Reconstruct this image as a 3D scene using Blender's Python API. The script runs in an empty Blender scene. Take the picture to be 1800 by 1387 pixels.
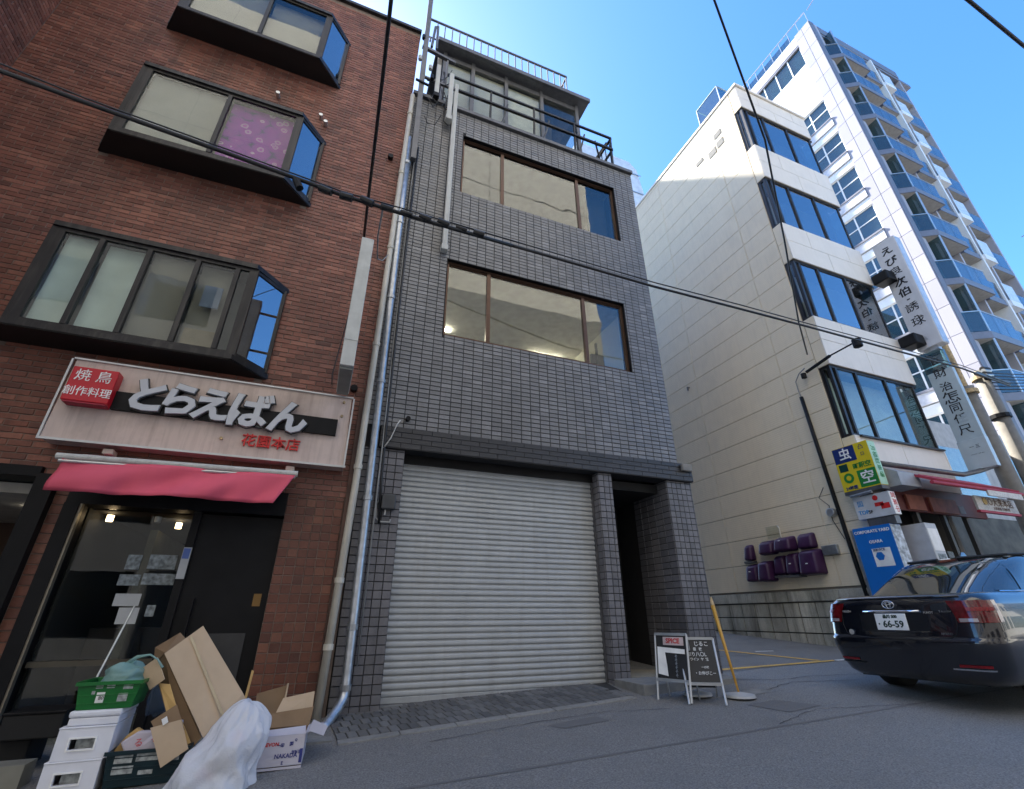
import bpy, math, random
from mathutils import Vector, Matrix, noise
R = math.radians
random.seed(7)
scene = bpy.context.scene
col = scene.collection

# ---------------------------------------------------------------- camera, world, sun, exposure
yaw, pit, rol = R(21.67), R(25.54), R(-0.31)
CAM = Vector((0, 0, 1.5))
fw = Vector((math.sin(yaw)*math.cos(pit), math.cos(yaw)*math.cos(pit), math.sin(pit)))
r0 = Vector((math.cos(yaw), -math.sin(yaw), 0)); u0 = r0.cross(fw)
rv = r0*math.cos(rol)+u0*math.sin(rol); uv = -r0*math.sin(rol)+u0*math.cos(rol)
cd = bpy.data.cameras.new('camera'); cam = bpy.data.objects.new('camera', cd); col.objects.link(cam)
cd.sensor_width = 36; cd.lens = 36*817/1800; cd.clip_start = 0.05; cd.clip_end = 3000
M = Matrix.Identity(4)
for i in range(3):
    M[i][0] = rv[i]; M[i][1] = uv[i]; M[i][2] = -fw[i]; M[i][3] = CAM[i]
cam.matrix_world = M
scene.camera = cam

SUN = Vector((-0.38, 1.0, 1.05)).normalized()
elev = math.asin(SUN.z); az = math.atan2(SUN.x, SUN.y)      # azimuth from +Y towards +X
world = bpy.data.worlds.new('World'); scene.world = world; world.use_nodes = True
wn = world.node_tree.nodes; wl = world.node_tree.links
sky = wn.new('ShaderNodeTexSky'); sky.sky_type = 'NISHITA'; sky.sun_disc = False
sky.sun_elevation = elev; sky.sun_rotation = az
sky.altitude = 600; sky.air_density = 1.0; sky.dust_density = 1.0; sky.ozone_density = 4.5
hs = wn.new('ShaderNodeHueSaturation'); hs.inputs['Saturation'].default_value = 1.20
wl.new(sky.outputs[0], hs.inputs['Color']); wl.new(hs.outputs[0], wn['Background'].inputs[0]); wn['Background'].inputs[1].default_value = 0.13
sl = bpy.data.lights.new('sun', 'SUN'); so = bpy.data.objects.new('sun', sl); col.objects.link(so)
sl.energy = 5.0; sl.angle = R(0.5); sl.color = (1, .95, .87)
so.rotation_euler = SUN.to_track_quat('Z', 'Y').to_euler(); so.location = (-30, 60, 60)
vs = scene.view_settings
vs.view_transform = 'Standard'; vs.look = 'None'; vs.exposure = 1.95; vs.gamma = 1; vs.use_curve_mapping = False

# ---------------------------------------------------------------- materials
def nodes(name):
    m = bpy.data.materials.new(name); m.use_nodes = True
    return m, m.node_tree.nodes, m.node_tree.links, m.node_tree.nodes['Principled BSDF']
def c4(c): return (c[0], c[1], c[2], 1)
def mat(name, color, rough=.6, metal=0, var=.12, scale=6, bump=0, bscale=60, stain=0, stcol=None, spec=.5, coat=0, dirt=0, alpha_tr=0):
    """colour with fine mottling, optional broad stains, vertical runs (dirt) and bump"""
    m, n, l, b = nodes(name)
    geo = n.new('ShaderNodeNewGeometry')
    nz = n.new('ShaderNodeTexNoise'); nz.inputs['Scale'].default_value = scale; nz.inputs['Detail'].default_value = 6
    l.new(geo.outputs['Position'], nz.inputs['Vector'])
    mr = n.new('ShaderNodeMapRange'); mr.inputs[1].default_value = .3; mr.inputs[2].default_value = .7
    mr.inputs[3].default_value = 1-var; mr.inputs[4].default_value = 1+var
    l.new(nz.outputs[0], mr.inputs[0])
    mul = n.new('ShaderNodeVectorMath'); mul.operation = 'SCALE'
    mul.inputs[0].default_value = color; l.new(mr.outputs[0], mul.inputs['Scale'])
    out = mul.outputs[0]
    for amt, sc in ((stain, (1.2, 1.2, 1.2)), (dirt, (9, 9, .7))):
        if not amt: continue
        mp = n.new('ShaderNodeMapping'); mp.inputs['Scale'].default_value = sc
        l.new(geo.outputs['Position'], mp.inputs[0])
        n2 = n.new('ShaderNodeTexNoise'); n2.inputs['Scale'].default_value = 1.3; n2.inputs['Detail'].default_value = 8; n2.inputs['Roughness'].default_value = .65
        l.new(mp.outputs[0], n2.inputs['Vector'])
        m2 = n.new('ShaderNodeMapRange'); m2.inputs[1].default_value = .48; m2.inputs[2].default_value = .75; m2.inputs[4].default_value = amt
        l.new(n2.outputs[0], m2.inputs[0])
        mx = n.new('ShaderNodeMix'); mx.data_type = 'RGBA'
        l.new(m2.outputs[0], mx.inputs[0]); l.new(out, mx.inputs[6])
        mx.inputs[7].default_value = c4(stcol or [k*.35 for k in color]); out = mx.outputs[2]
    l.new(out, b.inputs['Base Color'])
    b.inputs['Roughness'].default_value = rough; b.inputs['Metallic'].default_value = metal
    b.inputs['Specular IOR Level'].default_value = spec; b.inputs['Coat Weight'].default_value = coat
    if bump:
        nb = n.new('ShaderNodeTexNoise'); nb.inputs['Scale'].default_value = bscale; nb.inputs['Detail'].default_value = 4
        l.new(geo.outputs['Position'], nb.inputs['Vector'])
        bp = n.new('ShaderNodeBump'); bp.inputs['Strength'].default_value = bump; bp.inputs['Distance'].default_value = .01
        l.new(nb.outputs[0], bp.inputs['Height']); l.new(bp.outputs[0], b.inputs['Normal'])
    return m
def tile_mat(name, cols, rough=.5, stain=.4, stcol=(.02,.02,.02), spec=.5, bump=.25, big=None):
    """every tile its own shade: object random + island random drive a colour ramp"""
    m, n, l, b = nodes(name)
    oi = n.new('ShaderNodeObjectInfo'); geo = n.new('ShaderNodeNewGeometry')
    ad = n.new('ShaderNodeMath'); ad.operation = 'ADD'; l.new(oi.outputs['Random'], ad.inputs[0]); l.new(geo.outputs['Random Per Island'], ad.inputs[1])
    fr = n.new('ShaderNodeMath'); fr.operation = 'FRACT'; l.new(ad.outputs[0], fr.inputs[0])
    cr = n.new('ShaderNodeValToRGB'); cr.color_ramp.interpolation = 'LINEAR'
    e = cr.color_ramp.elements
    while len(e) < len(cols): e.new(.5)
    for i, c in enumerate(cols): e[i].position = i/(len(cols)-1); e[i].color = c4(c)
    l.new(fr.outputs[0], cr.inputs[0]); out = cr.outputs[0]
    nz = n.new('ShaderNodeTexNoise'); nz.inputs['Scale'].default_value = 40; nz.inputs['Detail'].default_value = 5
    l.new(geo.outputs['Position'], nz.inputs['Vector'])
    mr = n.new('ShaderNodeMapRange'); mr.inputs[3].default_value = .75; mr.inputs[4].default_value = 1.25; l.new(nz.outputs[0], mr.inputs[0])
    vm = n.new('ShaderNodeVectorMath'); vm.operation = 'SCALE'; l.new(out, vm.inputs[0]); l.new(mr.outputs[0], vm.inputs['Scale']); out = vm.outputs[0]
    mp = n.new('ShaderNodeMapping'); mp.inputs['Scale'].default_value = (1.6, 1.6, .55); l.new(geo.outputs['Position'], mp.inputs[0])
    n2 = n.new('ShaderNodeTexNoise'); n2.inputs['Scale'].default_value = 1.1; n2.inputs['Detail'].default_value = 9; n2.inputs['Roughness'].default_value = .62
    l.new(mp.outputs[0], n2.inputs['Vector'])
    m2 = n.new('ShaderNodeMapRange'); m2.inputs[1].default_value = .42; m2.inputs[2].default_value = .72; m2.inputs[4].default_value = stain; l.new(n2.outputs[0], m2.inputs[0])
    mx = n.new('ShaderNodeMix'); mx.data_type = 'RGBA'; l.new(m2.outputs[0], mx.inputs[0]); l.new(out, mx.inputs[6]); mx.inputs[7].default_value = c4(stcol); out = mx.outputs[2]
    mp3 = n.new('ShaderNodeMapping'); mp3.inputs['Scale'].default_value = (5, 5, .35); l.new(geo.outputs['Position'], mp3.inputs[0])   # rain streaks
    n3 = n.new('ShaderNodeTexNoise'); n3.inputs['Scale'].default_value = 1.0; n3.inputs['Detail'].default_value = 7; n3.inputs['Roughness'].default_value = .7; l.new(mp3.outputs[0], n3.inputs['Vector'])
    m3 = n.new('ShaderNodeMapRange'); m3.inputs[1].default_value = .52; m3.inputs[2].default_value = .74; m3.inputs[4].default_value = stain*.9; l.new(n3.outputs[0], m3.inputs[0])
    mx3 = n.new('ShaderNodeMix'); mx3.data_type = 'RGBA'; l.new(m3.outputs[0], mx3.inputs[0]); l.new(out, mx3.inputs[6]); mx3.inputs[7].default_value = c4([k*.8 for k in stcol]); out = mx3.outputs[2]
    l.new(out, b.inputs['Base Color'])
    rr = n.new('ShaderNodeMapRange'); rr.inputs[3].default_value = rough-.12; rr.inputs[4].default_value = rough+.15; l.new(nz.outputs[0], rr.inputs[0]); l.new(rr.outputs[0], b.inputs['Roughness'])
    b.inputs['Specular IOR Level'].default_value = spec
    bp = n.new('ShaderNodeBump'); bp.inputs['Strength'].default_value = bump; bp.inputs['Distance'].default_value = .006
    l.new(nz.outputs[0], bp.inputs['Height']); l.new(bp.outputs[0], b.inputs['Normal'])
    return m
def glass(name, tint=(.75,.78,.78), ior=1.9, rough=.0, haze=0):
    """thin pane: fresnel reflection over a tinted see-through sheet, slightly wavy"""
    m, n, l, b = nodes(name); out = n['Material Output']; n.remove(b)
    tr = n.new('ShaderNodeBsdfTransparent'); tr.inputs[0].default_value = c4(tint)
    gl = n.new('ShaderNodeBsdfGlossy'); gl.inputs['Roughness'].default_value = rough; gl.inputs[0].default_value = (.95,.97,1,1)
    f0 = ((ior-1)/(ior+1))**2                                  # Schlick, the same from both sides of the thin sheet
    lw = n.new('ShaderNodeLayerWeight'); lw.inputs[0].default_value = .5
    pw = n.new('ShaderNodeMath'); pw.operation = 'POWER'; pw.inputs[1].default_value = 5; l.new(lw.outputs['Facing'], pw.inputs[0])
    fr = n.new('ShaderNodeMapRange'); fr.inputs[3].default_value = f0; fr.inputs[4].default_value = 1; l.new(pw.outputs[0], fr.inputs[0])
    nz = n.new('ShaderNodeTexNoise'); nz.inputs['Scale'].default_value = 1.7; nz.inputs['Detail'].default_value = 1
    geo = n.new('ShaderNodeNewGeometry'); l.new(geo.outputs['Position'], nz.inputs['Vector'])
    bp = n.new('ShaderNodeBump'); bp.inputs['Strength'].default_value = .05; bp.inputs['Distance'].default_value = .03
    l.new(nz.outputs[0], bp.inputs['Height']); l.new(bp.outputs[0], gl.inputs['Normal'])
    src = tr.outputs[0]
    if haze:
        df = n.new('ShaderNodeBsdfDiffuse'); df.inputs[0].default_value = (.5,.55,.55,1)
        m0 = n.new('ShaderNodeMixShader'); m0.inputs[0].default_value = haze; l.new(src, m0.inputs[1]); l.new(df.outputs[0], m0.inputs[2]); src = m0.outputs[0]
    mx = n.new('ShaderNodeMixShader'); l.new(fr.outputs[0], mx.inputs[0]); l.new(src, mx.inputs[1]); l.new(gl.outputs[0], mx.inputs[2])
    l.new(mx.outputs[0], out.inputs[0])
    return m
def emit(name, color, s):
    m, n, l, b = nodes(name); b.inputs['Emission Color'].default_value = c4(color); b.inputs['Emission Strength'].default_value = s
    b.inputs['Base Color'].default_value = c4(color); return m

# ---------------------------------------------------------------- mesh helpers
class MB:
    def __init__(s): s.v = []; s.f = []; s.m = []; s.cur = 0
    def add(s, vs, fs):
        o = len(s.v); s.v += [Vector(p) for p in vs]
        for f in fs: s.f.append(tuple(o+i for i in f)); s.m.append(s.cur)
        return s
    def box(s, x0, x1, y0, y1, z0, z1):
        return s.add([(x0,y0,z0),(x1,y0,z0),(x1,y1,z0),(x0,y1,z0),(x0,y0,z1),(x1,y0,z1),(x1,y1,z1),(x0,y1,z1)],
                     [(0,3,2,1),(4,5,6,7),(0,1,5,4),(1,2,6,5),(2,3,7,6),(3,0,4,7)])
    def hexa(s, p):   # 4 bottom, 4 top corner points
        return s.add(p, [(0,3,2,1),(4,5,6,7),(0,1,5,4),(1,2,6,5),(2,3,7,6),(3,0,4,7)])
    def prism(s, poly, z0, z1, ax='z'):
        n = len(poly)
        def pt(a, b, h): return (a,b,h) if ax == 'z' else ((a,h,b) if ax == 'y' else (h,a,b))
        vs = [pt(a,b,z0) for a,b in poly]+[pt(a,b,z1) for a,b in poly]
        fs = [tuple(range(n-1,-1,-1)), tuple(range(n,2*n))]+[(i,(i+1)%n,n+(i+1)%n,n+i) for i in range(n)]
        return s.add(vs, fs)
    def bar(s, a, b, w, h=None, up=(0,0,1)):
        a = Vector(a); b = Vector(b); h = h or w; d = (b-a).normalized(); up = Vector(up)
        if abs(d.dot(up)) > .98: up = Vector((0,1,0))
        x = d.cross(up).normalized()*w/2; y = x.cross(d).normalized()*h/2
        return s.hexa([a-x-y, a+x-y, b+x-y, b-x-y, a-x+y, a+x+y, b+x+y, b-x+y])
    def tube(s, pts, r, n=8, caps=True):
        pts = [Vector(p) for p in pts]; o = len(s.v); rs = r if isinstance(r, (list, tuple)) else [r]*len(pts)
        prev = None
        for i, p in enumerate(pts):
            d = (pts[min(i+1,len(pts)-1)]-pts[max(i-1,0)]).normalized()
            if prev is None:
                a = Vector((0,0,1)) if abs(d.z) < .9 else Vector((0,1,0)); prev = d.cross(a).normalized()
            x = (prev-d*prev.dot(d)).normalized(); prev = x; y = d.cross(x)
            s.v += [p+(x*math.cos(2*math.pi*k/n)+y*math.sin(2*math.pi*k/n))*rs[i] for k in range(n)]
        for i in range(len(pts)-1):
            for k in range(n):
                s.f.append((o+i*n+k, o+i*n+(k+1)%n, o+(i+1)*n+(k+1)%n, o+(i+1)*n+k)); s.m.append(s.cur)
        if caps:
            s.f.append(tuple(o+k for k in range(n-1,-1,-1))); s.m.append(s.cur)
            s.f.append(tuple(o+(len(pts)-1)*n+k for k in range(n))); s.m.append(s.cur)
        return s
    def quad(s, a, b, c, d): return s.add([a,b,c,d], [(0,1,2,3)])
    def sheet(s, pts, th, nrm):   # polygon with thickness along nrm
        n = len(pts); nv = Vector(nrm).normalized()*th
        return s.add([Vector(p) for p in pts]+[Vector(p)+nv for p in pts],
                     [tuple(range(n-1,-1,-1)), tuple(range(n,2*n))]+[(i,(i+1)%n,n+(i+1)%n,n+i) for i in range(n)])
    def build(s, name, mats, parent=None, local=False, smooth=False, bevel=0, bseg=2, kind=None, label=None):
        me = bpy.data.meshes.new(name); off = Vector((0,0,0))
        if parent is not None and not local: off = wloc(parent)
        me.from_pydata([v-off for v in s.v], [], s.f)
        for mm in (mats if isinstance(mats, (list, tuple)) else [mats]): me.materials.append(mm)
        if any(s.m): me.polygons.foreach_set('material_index', s.m)
        if smooth: me.polygons.foreach_set('use_smooth', [True]*len(s.f))
        me.update(); o = bpy.data.objects.new(name, me); col.objects.link(o); o.parent = parent
        if bevel:
            b = o.modifiers.new('bevel', 'BEVEL'); b.width = bevel; b.segments = bseg; b.limit_method = 'ANGLE'
        if kind: o['kind'] = kind
        if label: o['label'] = label
        return o
def wloc(o):
    p = Vector((0,0,0))
    while o is not None: p += o.location; o = o.parent
    return p
def B(*a): return MB().box(*a)
def thing(name, label, cat, loc=(0,0,0), rz=0, group=None):
    o = bpy.data.objects.new(name, None); col.objects.link(o); o.location = loc; o.rotation_euler.z = rz; o.empty_display_size = .2
    return tag(o, label, cat, group)
def tag(o, label, cat, group=None):
    o['label'] = label; o['category'] = cat
    if group: o['group'] = group
    return o
def struct(name, mb, m, parent=None, **k):
    return mb.build(name, m, parent, kind='structure', **k)
def text(body, size, origin, ux, uy, m, name, parent=None, ext=.004, offset=0, local=False, sx=1, align='CENTER'):
    cu = bpy.data.curves.new('t', 'FONT'); cu.body = body; cu.size = size; cu.extrude = ext; cu.offset = offset
    cu.align_x = align; cu.align_y = 'CENTER'; cu.resolution_u = 2
    t = bpy.data.objects.new('t', cu); col.objects.link(t)
    bpy.context.view_layer.update()
    me = bpy.data.meshes.new_from_object(t.evaluated_get(bpy.context.evaluated_depsgraph_get()))
    bpy.data.objects.remove(t)
    ux = Vector(ux).normalized(); uy = Vector(uy).normalized(); uz = ux.cross(uy)
    off = Vector(origin)-(wloc(parent) if parent is not None and not local else Vector((0,0,0)))
    for v in me.vertices: v.co = off+ux*v.co.x*sx+uy*v.co.y+uz*(v.co.z+ext)
    me.materials.clear(); me.materials.append(m)
    o = bpy.data.objects.new(name, me); col.objects.link(o); o.parent = parent
    return o
def copy_tree(o, parent=None):
    c = o.copy(); col.objects.link(c); c.parent = parent
    for ch in list(o.children): copy_tree(ch, c)
    return c
def proj_size(p, n, w, h):
    d = p-CAM; L = d.length; z = d.dot(fw)
    if z <= .1: return 0
    x = d.dot(rv)/z*817; y = d.dot(uv)/z*817
    s = w*h*abs(d.dot(n))/L/(L*L)
    return s if abs(x) < 905 and abs(y) < 700 else s*.001
def tiles(parent, name, m, O, U, V, umin, umax, vmin, vmax, pu, pv, gap=.008, th=.008, holes=(), bond=0, maxn=300, rnd=.0015, N=None, ofs=0):
    """separate tiles on a plane; the ones that show largest are objects, the rest one joined part"""
    O = Vector(O); U = Vector(U); V = Vector(V); N = N or U.cross(V); T = []
    nv = int(math.ceil((vmax-vmin)/pv-1e-6))
    for j in range(nv):
        a = vmin+j*pv; b = min(a+pv, vmax); sh = (bond*pu if j % 2 else 0)+ofs; i = -1
        u = umin-sh
        while u < umax:
            p, q = max(u, umin), min(u+pu, umax); u += pu
            if q-p < gap*2.5 or b-a < gap*2.5: continue
            r = [p, q, a, b]; ok = True
            for h in holes:
                if r[0] >= h[1]-1e-4 or r[1] <= h[0]+1e-4 or r[2] >= h[3]-1e-4 or r[3] <= h[2]+1e-4: continue
                c = [(h[0]-r[0], 1, h[0]), (r[1]-h[1], 0, h[1]), (h[2]-r[2], 3, h[2]), (r[3]-h[3], 2, h[3])]
                k = max(c)
                if k[0] < gap*2: ok = False; break
                r[k[1]] = k[2]
            if ok and r[1]-r[0] > gap*2 and r[3]-r[2] > gap*2: T.append(r)
    def ctr(r): return O+U*(r[0]+r[1])/2+V*(r[2]+r[3])/2
    T.sort(key=lambda r: -proj_size(ctr(r), N, r[1]-r[0], r[3]-r[2]))
    cache = {}; rest = MB()
    for k, r in enumerate(T):
        hw, hh = (r[1]-r[0]-gap)/2, (r[3]-r[2]-gap)/2; c = ctr(r); e = min(.004, hh*.2)
        if k < maxn:
            key = (round(hw,3), round(hh,3), random.randrange(4))
            if key not in cache:
                j = [random.uniform(-rnd, rnd) for _ in range(4)]
                vs = [U*a*hw+V*b_*hh for a, b_ in ((-1,-1),(1,-1),(1,1),(-1,1))]+[U*a*(hw-e)+V*b_*(hh-e)+N*(th+j[q_]) for q_, (a, b_) in enumerate(((-1,-1),(1,-1),(1,1),(-1,1)))]
                me = bpy.data.meshes.new(name); me.from_pydata(vs, [], [(4,5,6,7),(0,1,5,4),(1,2,6,5),(2,3,7,6),(3,0,4,7)]); me.materials.append(m); cache[key] = me
            o = bpy.data.objects.new(name, cache[key]); col.objects.link(o); o.parent = parent
            o.location = c-(wloc(parent) if parent is not None else Vector((0,0,0)))
            if parent is None: o['kind'] = 'structure'
        else:
            j = [random.uniform(-rnd, rnd) for _ in range(4)]
            rest.add([c+U*a*hw+V*b_*hh for a, b_ in ((-1,-1),(1,-1),(1,1),(-1,1))]+[c+U*a*(hw-e)+V*b_*(hh-e)+N*(th+j[q_]) for q_, (a, b_) in enumerate(((-1,-1),(1,-1),(1,1),(-1,1)))],
                     [(4,5,6,7),(0,1,5,4),(1,2,6,5),(2,3,7,6),(3,0,4,7)])
    if rest.v: return rest.build(name+'_surface', m, parent, kind='stuff')
def wall_holes(mb, x0, x1, z0, z1, holes, y0, y1):
    """wall slab y0..y1 with rectangular openings, cut into butted boxes"""
    xs = sorted({x0, x1, *[h[0] for h in holes], *[h[1] for h in holes]}); xs = [x for x in xs if x0 <= x <= x1]
    for a, b in zip(xs, xs[1:]):
        zs = [z0]; 
        for h in sorted([h for h in holes if h[0] <= a+1e-5 and h[1] >= b-1e-5], key=lambda h: h[2]): zs += [h[2], h[3]]
        zs.append(z1)
        for i in range(0, len(zs), 2):
            if zs[i+1]-zs[i] > 1e-4: mb.box(a, b, y0, y1, zs[i], zs[i+1])
    return mb
def g(x, y):
    x = max(-12, min(16, x)); y = max(-7, min(14, y))
    return .12+.035*x+.06*y
# ---------------------------------------------------------------- material set
m_road = mat('asphalt', (.195,.190,.182), .86, var=.42, scale=75, bump=1.0, bscale=120, stain=.35, stcol=(.13,.128,.125))
m_lot = mat('old_asphalt', (.17,.162,.15), .92, var=.25, scale=90, bump=.7, bscale=200, stain=.5, stcol=(.085,.083,.08))
m_patch = mat('asphalt_patch', (.15,.146,.142), .9, var=.2, scale=160, bump=.6, bscale=240)
m_conc = mat('concrete', (.22,.215,.2), .85, var=.12, scale=14, bump=.3, stain=.4, stcol=(.1,.095,.085))
m_curb = mat('curb_concrete', (.24,.235,.22), .88, var=.15, scale=20, bump=.4, stain=.45, stcol=(.08,.08,.075))
m_block = tile_mat('concrete_block', [(0.468,0.455,0.390),(0.598,0.585,0.507),(0.390,0.377,0.325)], .88, .8, (.07,.07,.055), .3, .6)
m_grey = tile_mat('grey_tile', [(.148,.148,.150),(.195,.194,.196),(.170,.170,.172),(.245,.243,.245)], .38, .38, (.10,.10,.103), .6)
m_dark = tile_mat('dark_tile', [(0.023,0.023,0.025),(0.039,0.038,0.040),(0.029,0.029,0.030)], .45, .3, (.012,.012,.012), .6)
m_grout = mat('grey_grout', (.022,.021,.022), .9)
m_lowt = tile_mat('lower_grey_tile', [(0.115,0.113,0.121),(0.169,0.165,0.176),(0.135,0.132,0.142)], .45, .45, (.05,.05,.052), .5)
m_brick = tile_mat('red_brick', [(0.155,0.055,0.037),(0.261,0.099,0.067),(0.202,0.071,0.048),(0.333,0.136,0.092),(0.125,0.048,0.034)], .55, .55, (.065,.034,.028), .45, .4)
m_sqb = tile_mat('brick_square', [(0.098,0.032,0.020),(0.176,0.059,0.034),(0.127,0.041,0.025),(0.215,0.083,0.048)], .5, .4, (.04,.02,.015), .5, .4)
m_mort = mat('brick_mortar', (.20,.155,.13), .9, var=.2, scale=8)
m_mortd = mat('dark_mortar', (.035,.024,.02), .9)
m_pave = tile_mat('paving_brick', [(0.108,0.108,0.108),(0.176,0.176,0.173),(0.135,0.132,0.128),(0.095,0.095,0.095)], .8, .4, (.045,.045,.045), .3, .5)
m_siding = mat('cream_siding', (.60,.545,.445), .62, var=.035, scale=3, bump=.0, stain=.10, stcol=(.42,.37,.29), dirt=.12)
m_sidef = mat('cream_front_panel', (.74,.69,.62), .55, var=.03, scale=3, stain=.12, stcol=(.45,.41,.34), dirt=.15)
m_bronze = mat('bronze_frame', (.095,.055,.038), .35, .6, var=.1)
m_blackm = mat('black_metal', (.007,.007,.008), .5, 0, var=.2, spec=.2)
m_bay = mat('bay_dark_metal', (.02,.019,.02), .45, .3, var=.25, scale=5, dirt=.5, stcol=(.10,.09,.08))
m_under = mat('bay_underside', (.010,.009,.009), .6)
m_greym = mat('grey_metal', (.14,.14,.145), .45, .5, var=.15, dirt=.4)
m_alu = mat('aluminium', (.55,.56,.57), .38, .8, var=.08)
m_galv = mat('galvanised', (.42,.44,.46), .38, .8, var=.2, scale=12, stain=.4, stcol=(.22,.23,.24))
m_pvc = mat('cream_pvc', (.58,.55,.47), .5, var=.08, dirt=.55, stcol=(.25,.22,.18))
m_duct = mat('duct_plastic', (.52,.52,.49), .55, var=.06, dirt=.5, stcol=(.25,.24,.22))
m_wire = mat('cable_rubber', (.012,.012,.013), .5)
m_wireg = mat('cable_grey', (.28,.28,.27), .6)
m_blind = mat('window_blind', (.62,.58,.48), .9, var=.08, scale=1.5)
m_inner = mat('room_wall', (.55,.53,.44), .9, var=.04)
m_ceil = mat('room_ceiling', (.6,.58,.52), .9)
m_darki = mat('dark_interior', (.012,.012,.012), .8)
m_steel = mat('tower_tile', (.40,.385,.42), .55, var=.05, scale=30)
m_twhite = mat('tower_white', (.78,.78,.77), .6, var=.03, dirt=.06)
m_tgrey = mat('tower_slab_grey', (.16,.165,.20), .5, var=.08)
m_soffit = mat('tower_soffit', (.36,.33,.30), .8)
m_glass = glass('window_glass', (.82,.84,.8), 1.75)
m_glassb = glass('bay_glass', (.88,.9,.88), 1.45)
m_glassd = glass('tinted_glass', (.4,.43,.46), 1.95)
m_glasst = glass('balcony_glass', (.3,.46,.5), 1.8, haze=.04)
m_mirror = glass('sky_reflecting_glass', (.5,.55,.6), 3.2)
m_glassc = glass('clear_glass', (.92,.94,.93), 1.35)
m_frost = glass('frosted_glass', (.6,.68,.66), 1.6, haze=.45)
m_shut = mat('shutter_steel', (.385,.40,.405), .42, .2, var=.07, scale=4, stain=.25, dirt=.45, stcol=(.28,.275,.26))

# ---------------------------------------------------------------- ground
def ground_patch(x0, x1, y0, y1, nx, ny, dz=0):
    mb = MB(); vs = []; fs = []
    for j in range(ny+1):
        for i in range(nx+1):
            x = x0+(x1-x0)*i/nx; y = y0+(y1-y0)*j/ny; vs.append((x, y, g(x, y)+dz))
    for j in range(ny):
        for i in range(nx):
            a = j*(nx+1)+i; fs.append((a, a+1, a+nx+2, a+nx+1))
    return mb.add(vs, fs)
mb = MB(); xs = [-600,-60,-12,16,60,600]; ys = [-600,-60,-7,14,60,600]; vs = []; fs = []
for y in ys:
    for x in xs: vs.append((x, y, g(x, y)))
for j in range(5):
    for i in range(5): a = j*6+i; fs.append((a, a+1, a+7, a+6))
struct('road', mb.add(vs, fs), m_road)
def gpoly(pts, dz, name, m, **k):
    mb = MB().add([(x, y, g(x, y)+dz) for x, y in pts], [tuple(range(len(pts)))]); return struct(name, mb, m, **k)
lot = gpoly([(6.02,6.45),(8.6,6.45),(9.98,6.1),(9.98,12),(6.02,12)], .004, 'parking_lot', m_lot)
m_yel = mat('yellow_paint', (.62,.36,.07), .75, var=.25, scale=30, stain=.7, stcol=(.2,.15,.08))
m_wht = mat('white_paint', (.62,.6,.56), .75, var=.2, scale=30, stain=.7, stcol=(.2,.2,.2))
gpoly([(6.05,6.56),(8.35,6.36),(8.4,6.44),(6.05,6.68)], .009, 'yellow_line', m_yel)
gpoly([(7.3,9.0),(7.4,9.0),(8.2,6.5),(8.1,6.5)], .010, 'yellow_line', m_yel)
gpoly([(8.4,6.355),(9.6,6.24),(9.6,6.32),(8.42,6.435)], .009, 'white_line', m_wht)
gpoly([(8.05,7.7),(8.4,7.6),(8.42,7.66),(8.08,7.78)], .009, 'white_line', m_wht)
# worn repairs and seams in the road
gpoly([(4.78,4.86),(5.25,4.9),(5.5,4.5),(4.95,4.45)], .004, 'asphalt_patch', m_patch)
gpoly([(2.4,5.12),(3.0,5.2),(3.05,5.0),(2.5,4.95)], .004, 'asphalt_patch', m_patch)
gpoly([(-3.0,4.2),(9.5,4.05),(9.5,4.09),(-3.0,4.24)], .003, 'road_seam', m_patch)
gpoly([(1.2,3.6),(1.9,3.65),(1.95,3.1),(1.25,3.05)], .0045, 'asphalt_patch', m_patch)
gpoly([(5.05,5.35),(5.55,5.42),(5.6,5.22),(5.1,5.18)], .004, 'concrete_patch', m_curb)
random.seed(3)
def crack(pts, w=.012, name='road_crack'):
    mb = MB(); L = []
    for (a, b), (c, d) in zip(pts, pts[1:]):
        n_ = 9
        for i in range(n_): t = i/n_; L.append((a+(c-a)*t+random.uniform(-.02,.02), b+(d-b)*t+random.uniform(-.02,.02)))
    L.append(pts[-1]); vs = []
    for i, (x, y) in enumerate(L):
        q = L[min(i+1, len(L)-1)]; p = L[max(i-1, 0)]; d = Vector((q[0]-p[0], q[1]-p[1])).normalized(); ww = w*random.uniform(.2, .7)
        for s in (-1, 1): X, Y = x-d.y*ww*s, y+d.x*ww*s; vs.append((X, Y, g(X, Y)+.006))
    return struct(name, mb.add(vs, [(2*i, 2*i+1, 2*i+3, 2*i+2) for i in range(len(L)-1)]), m_crk)
m_crk = mat('crack', (.02,.02,.02), .95)
crack([(5.6,6.1),(6.2,5.7),(7.0,5.65),(8.2,5.3)]); crack([(5.5,5.3),(6.3,5.5),(7.2,5.2)]); crack([(3.9,5.1),(3.2,5.3),(2.2,5.25),(1.2,5.1)], .008)
crack([(4.5,4.2),(5.3,4.42),(6.5,4.1)], .008); crack([(8,7.2),(7.2,7.6),(6.3,7.4)], .01)
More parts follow.
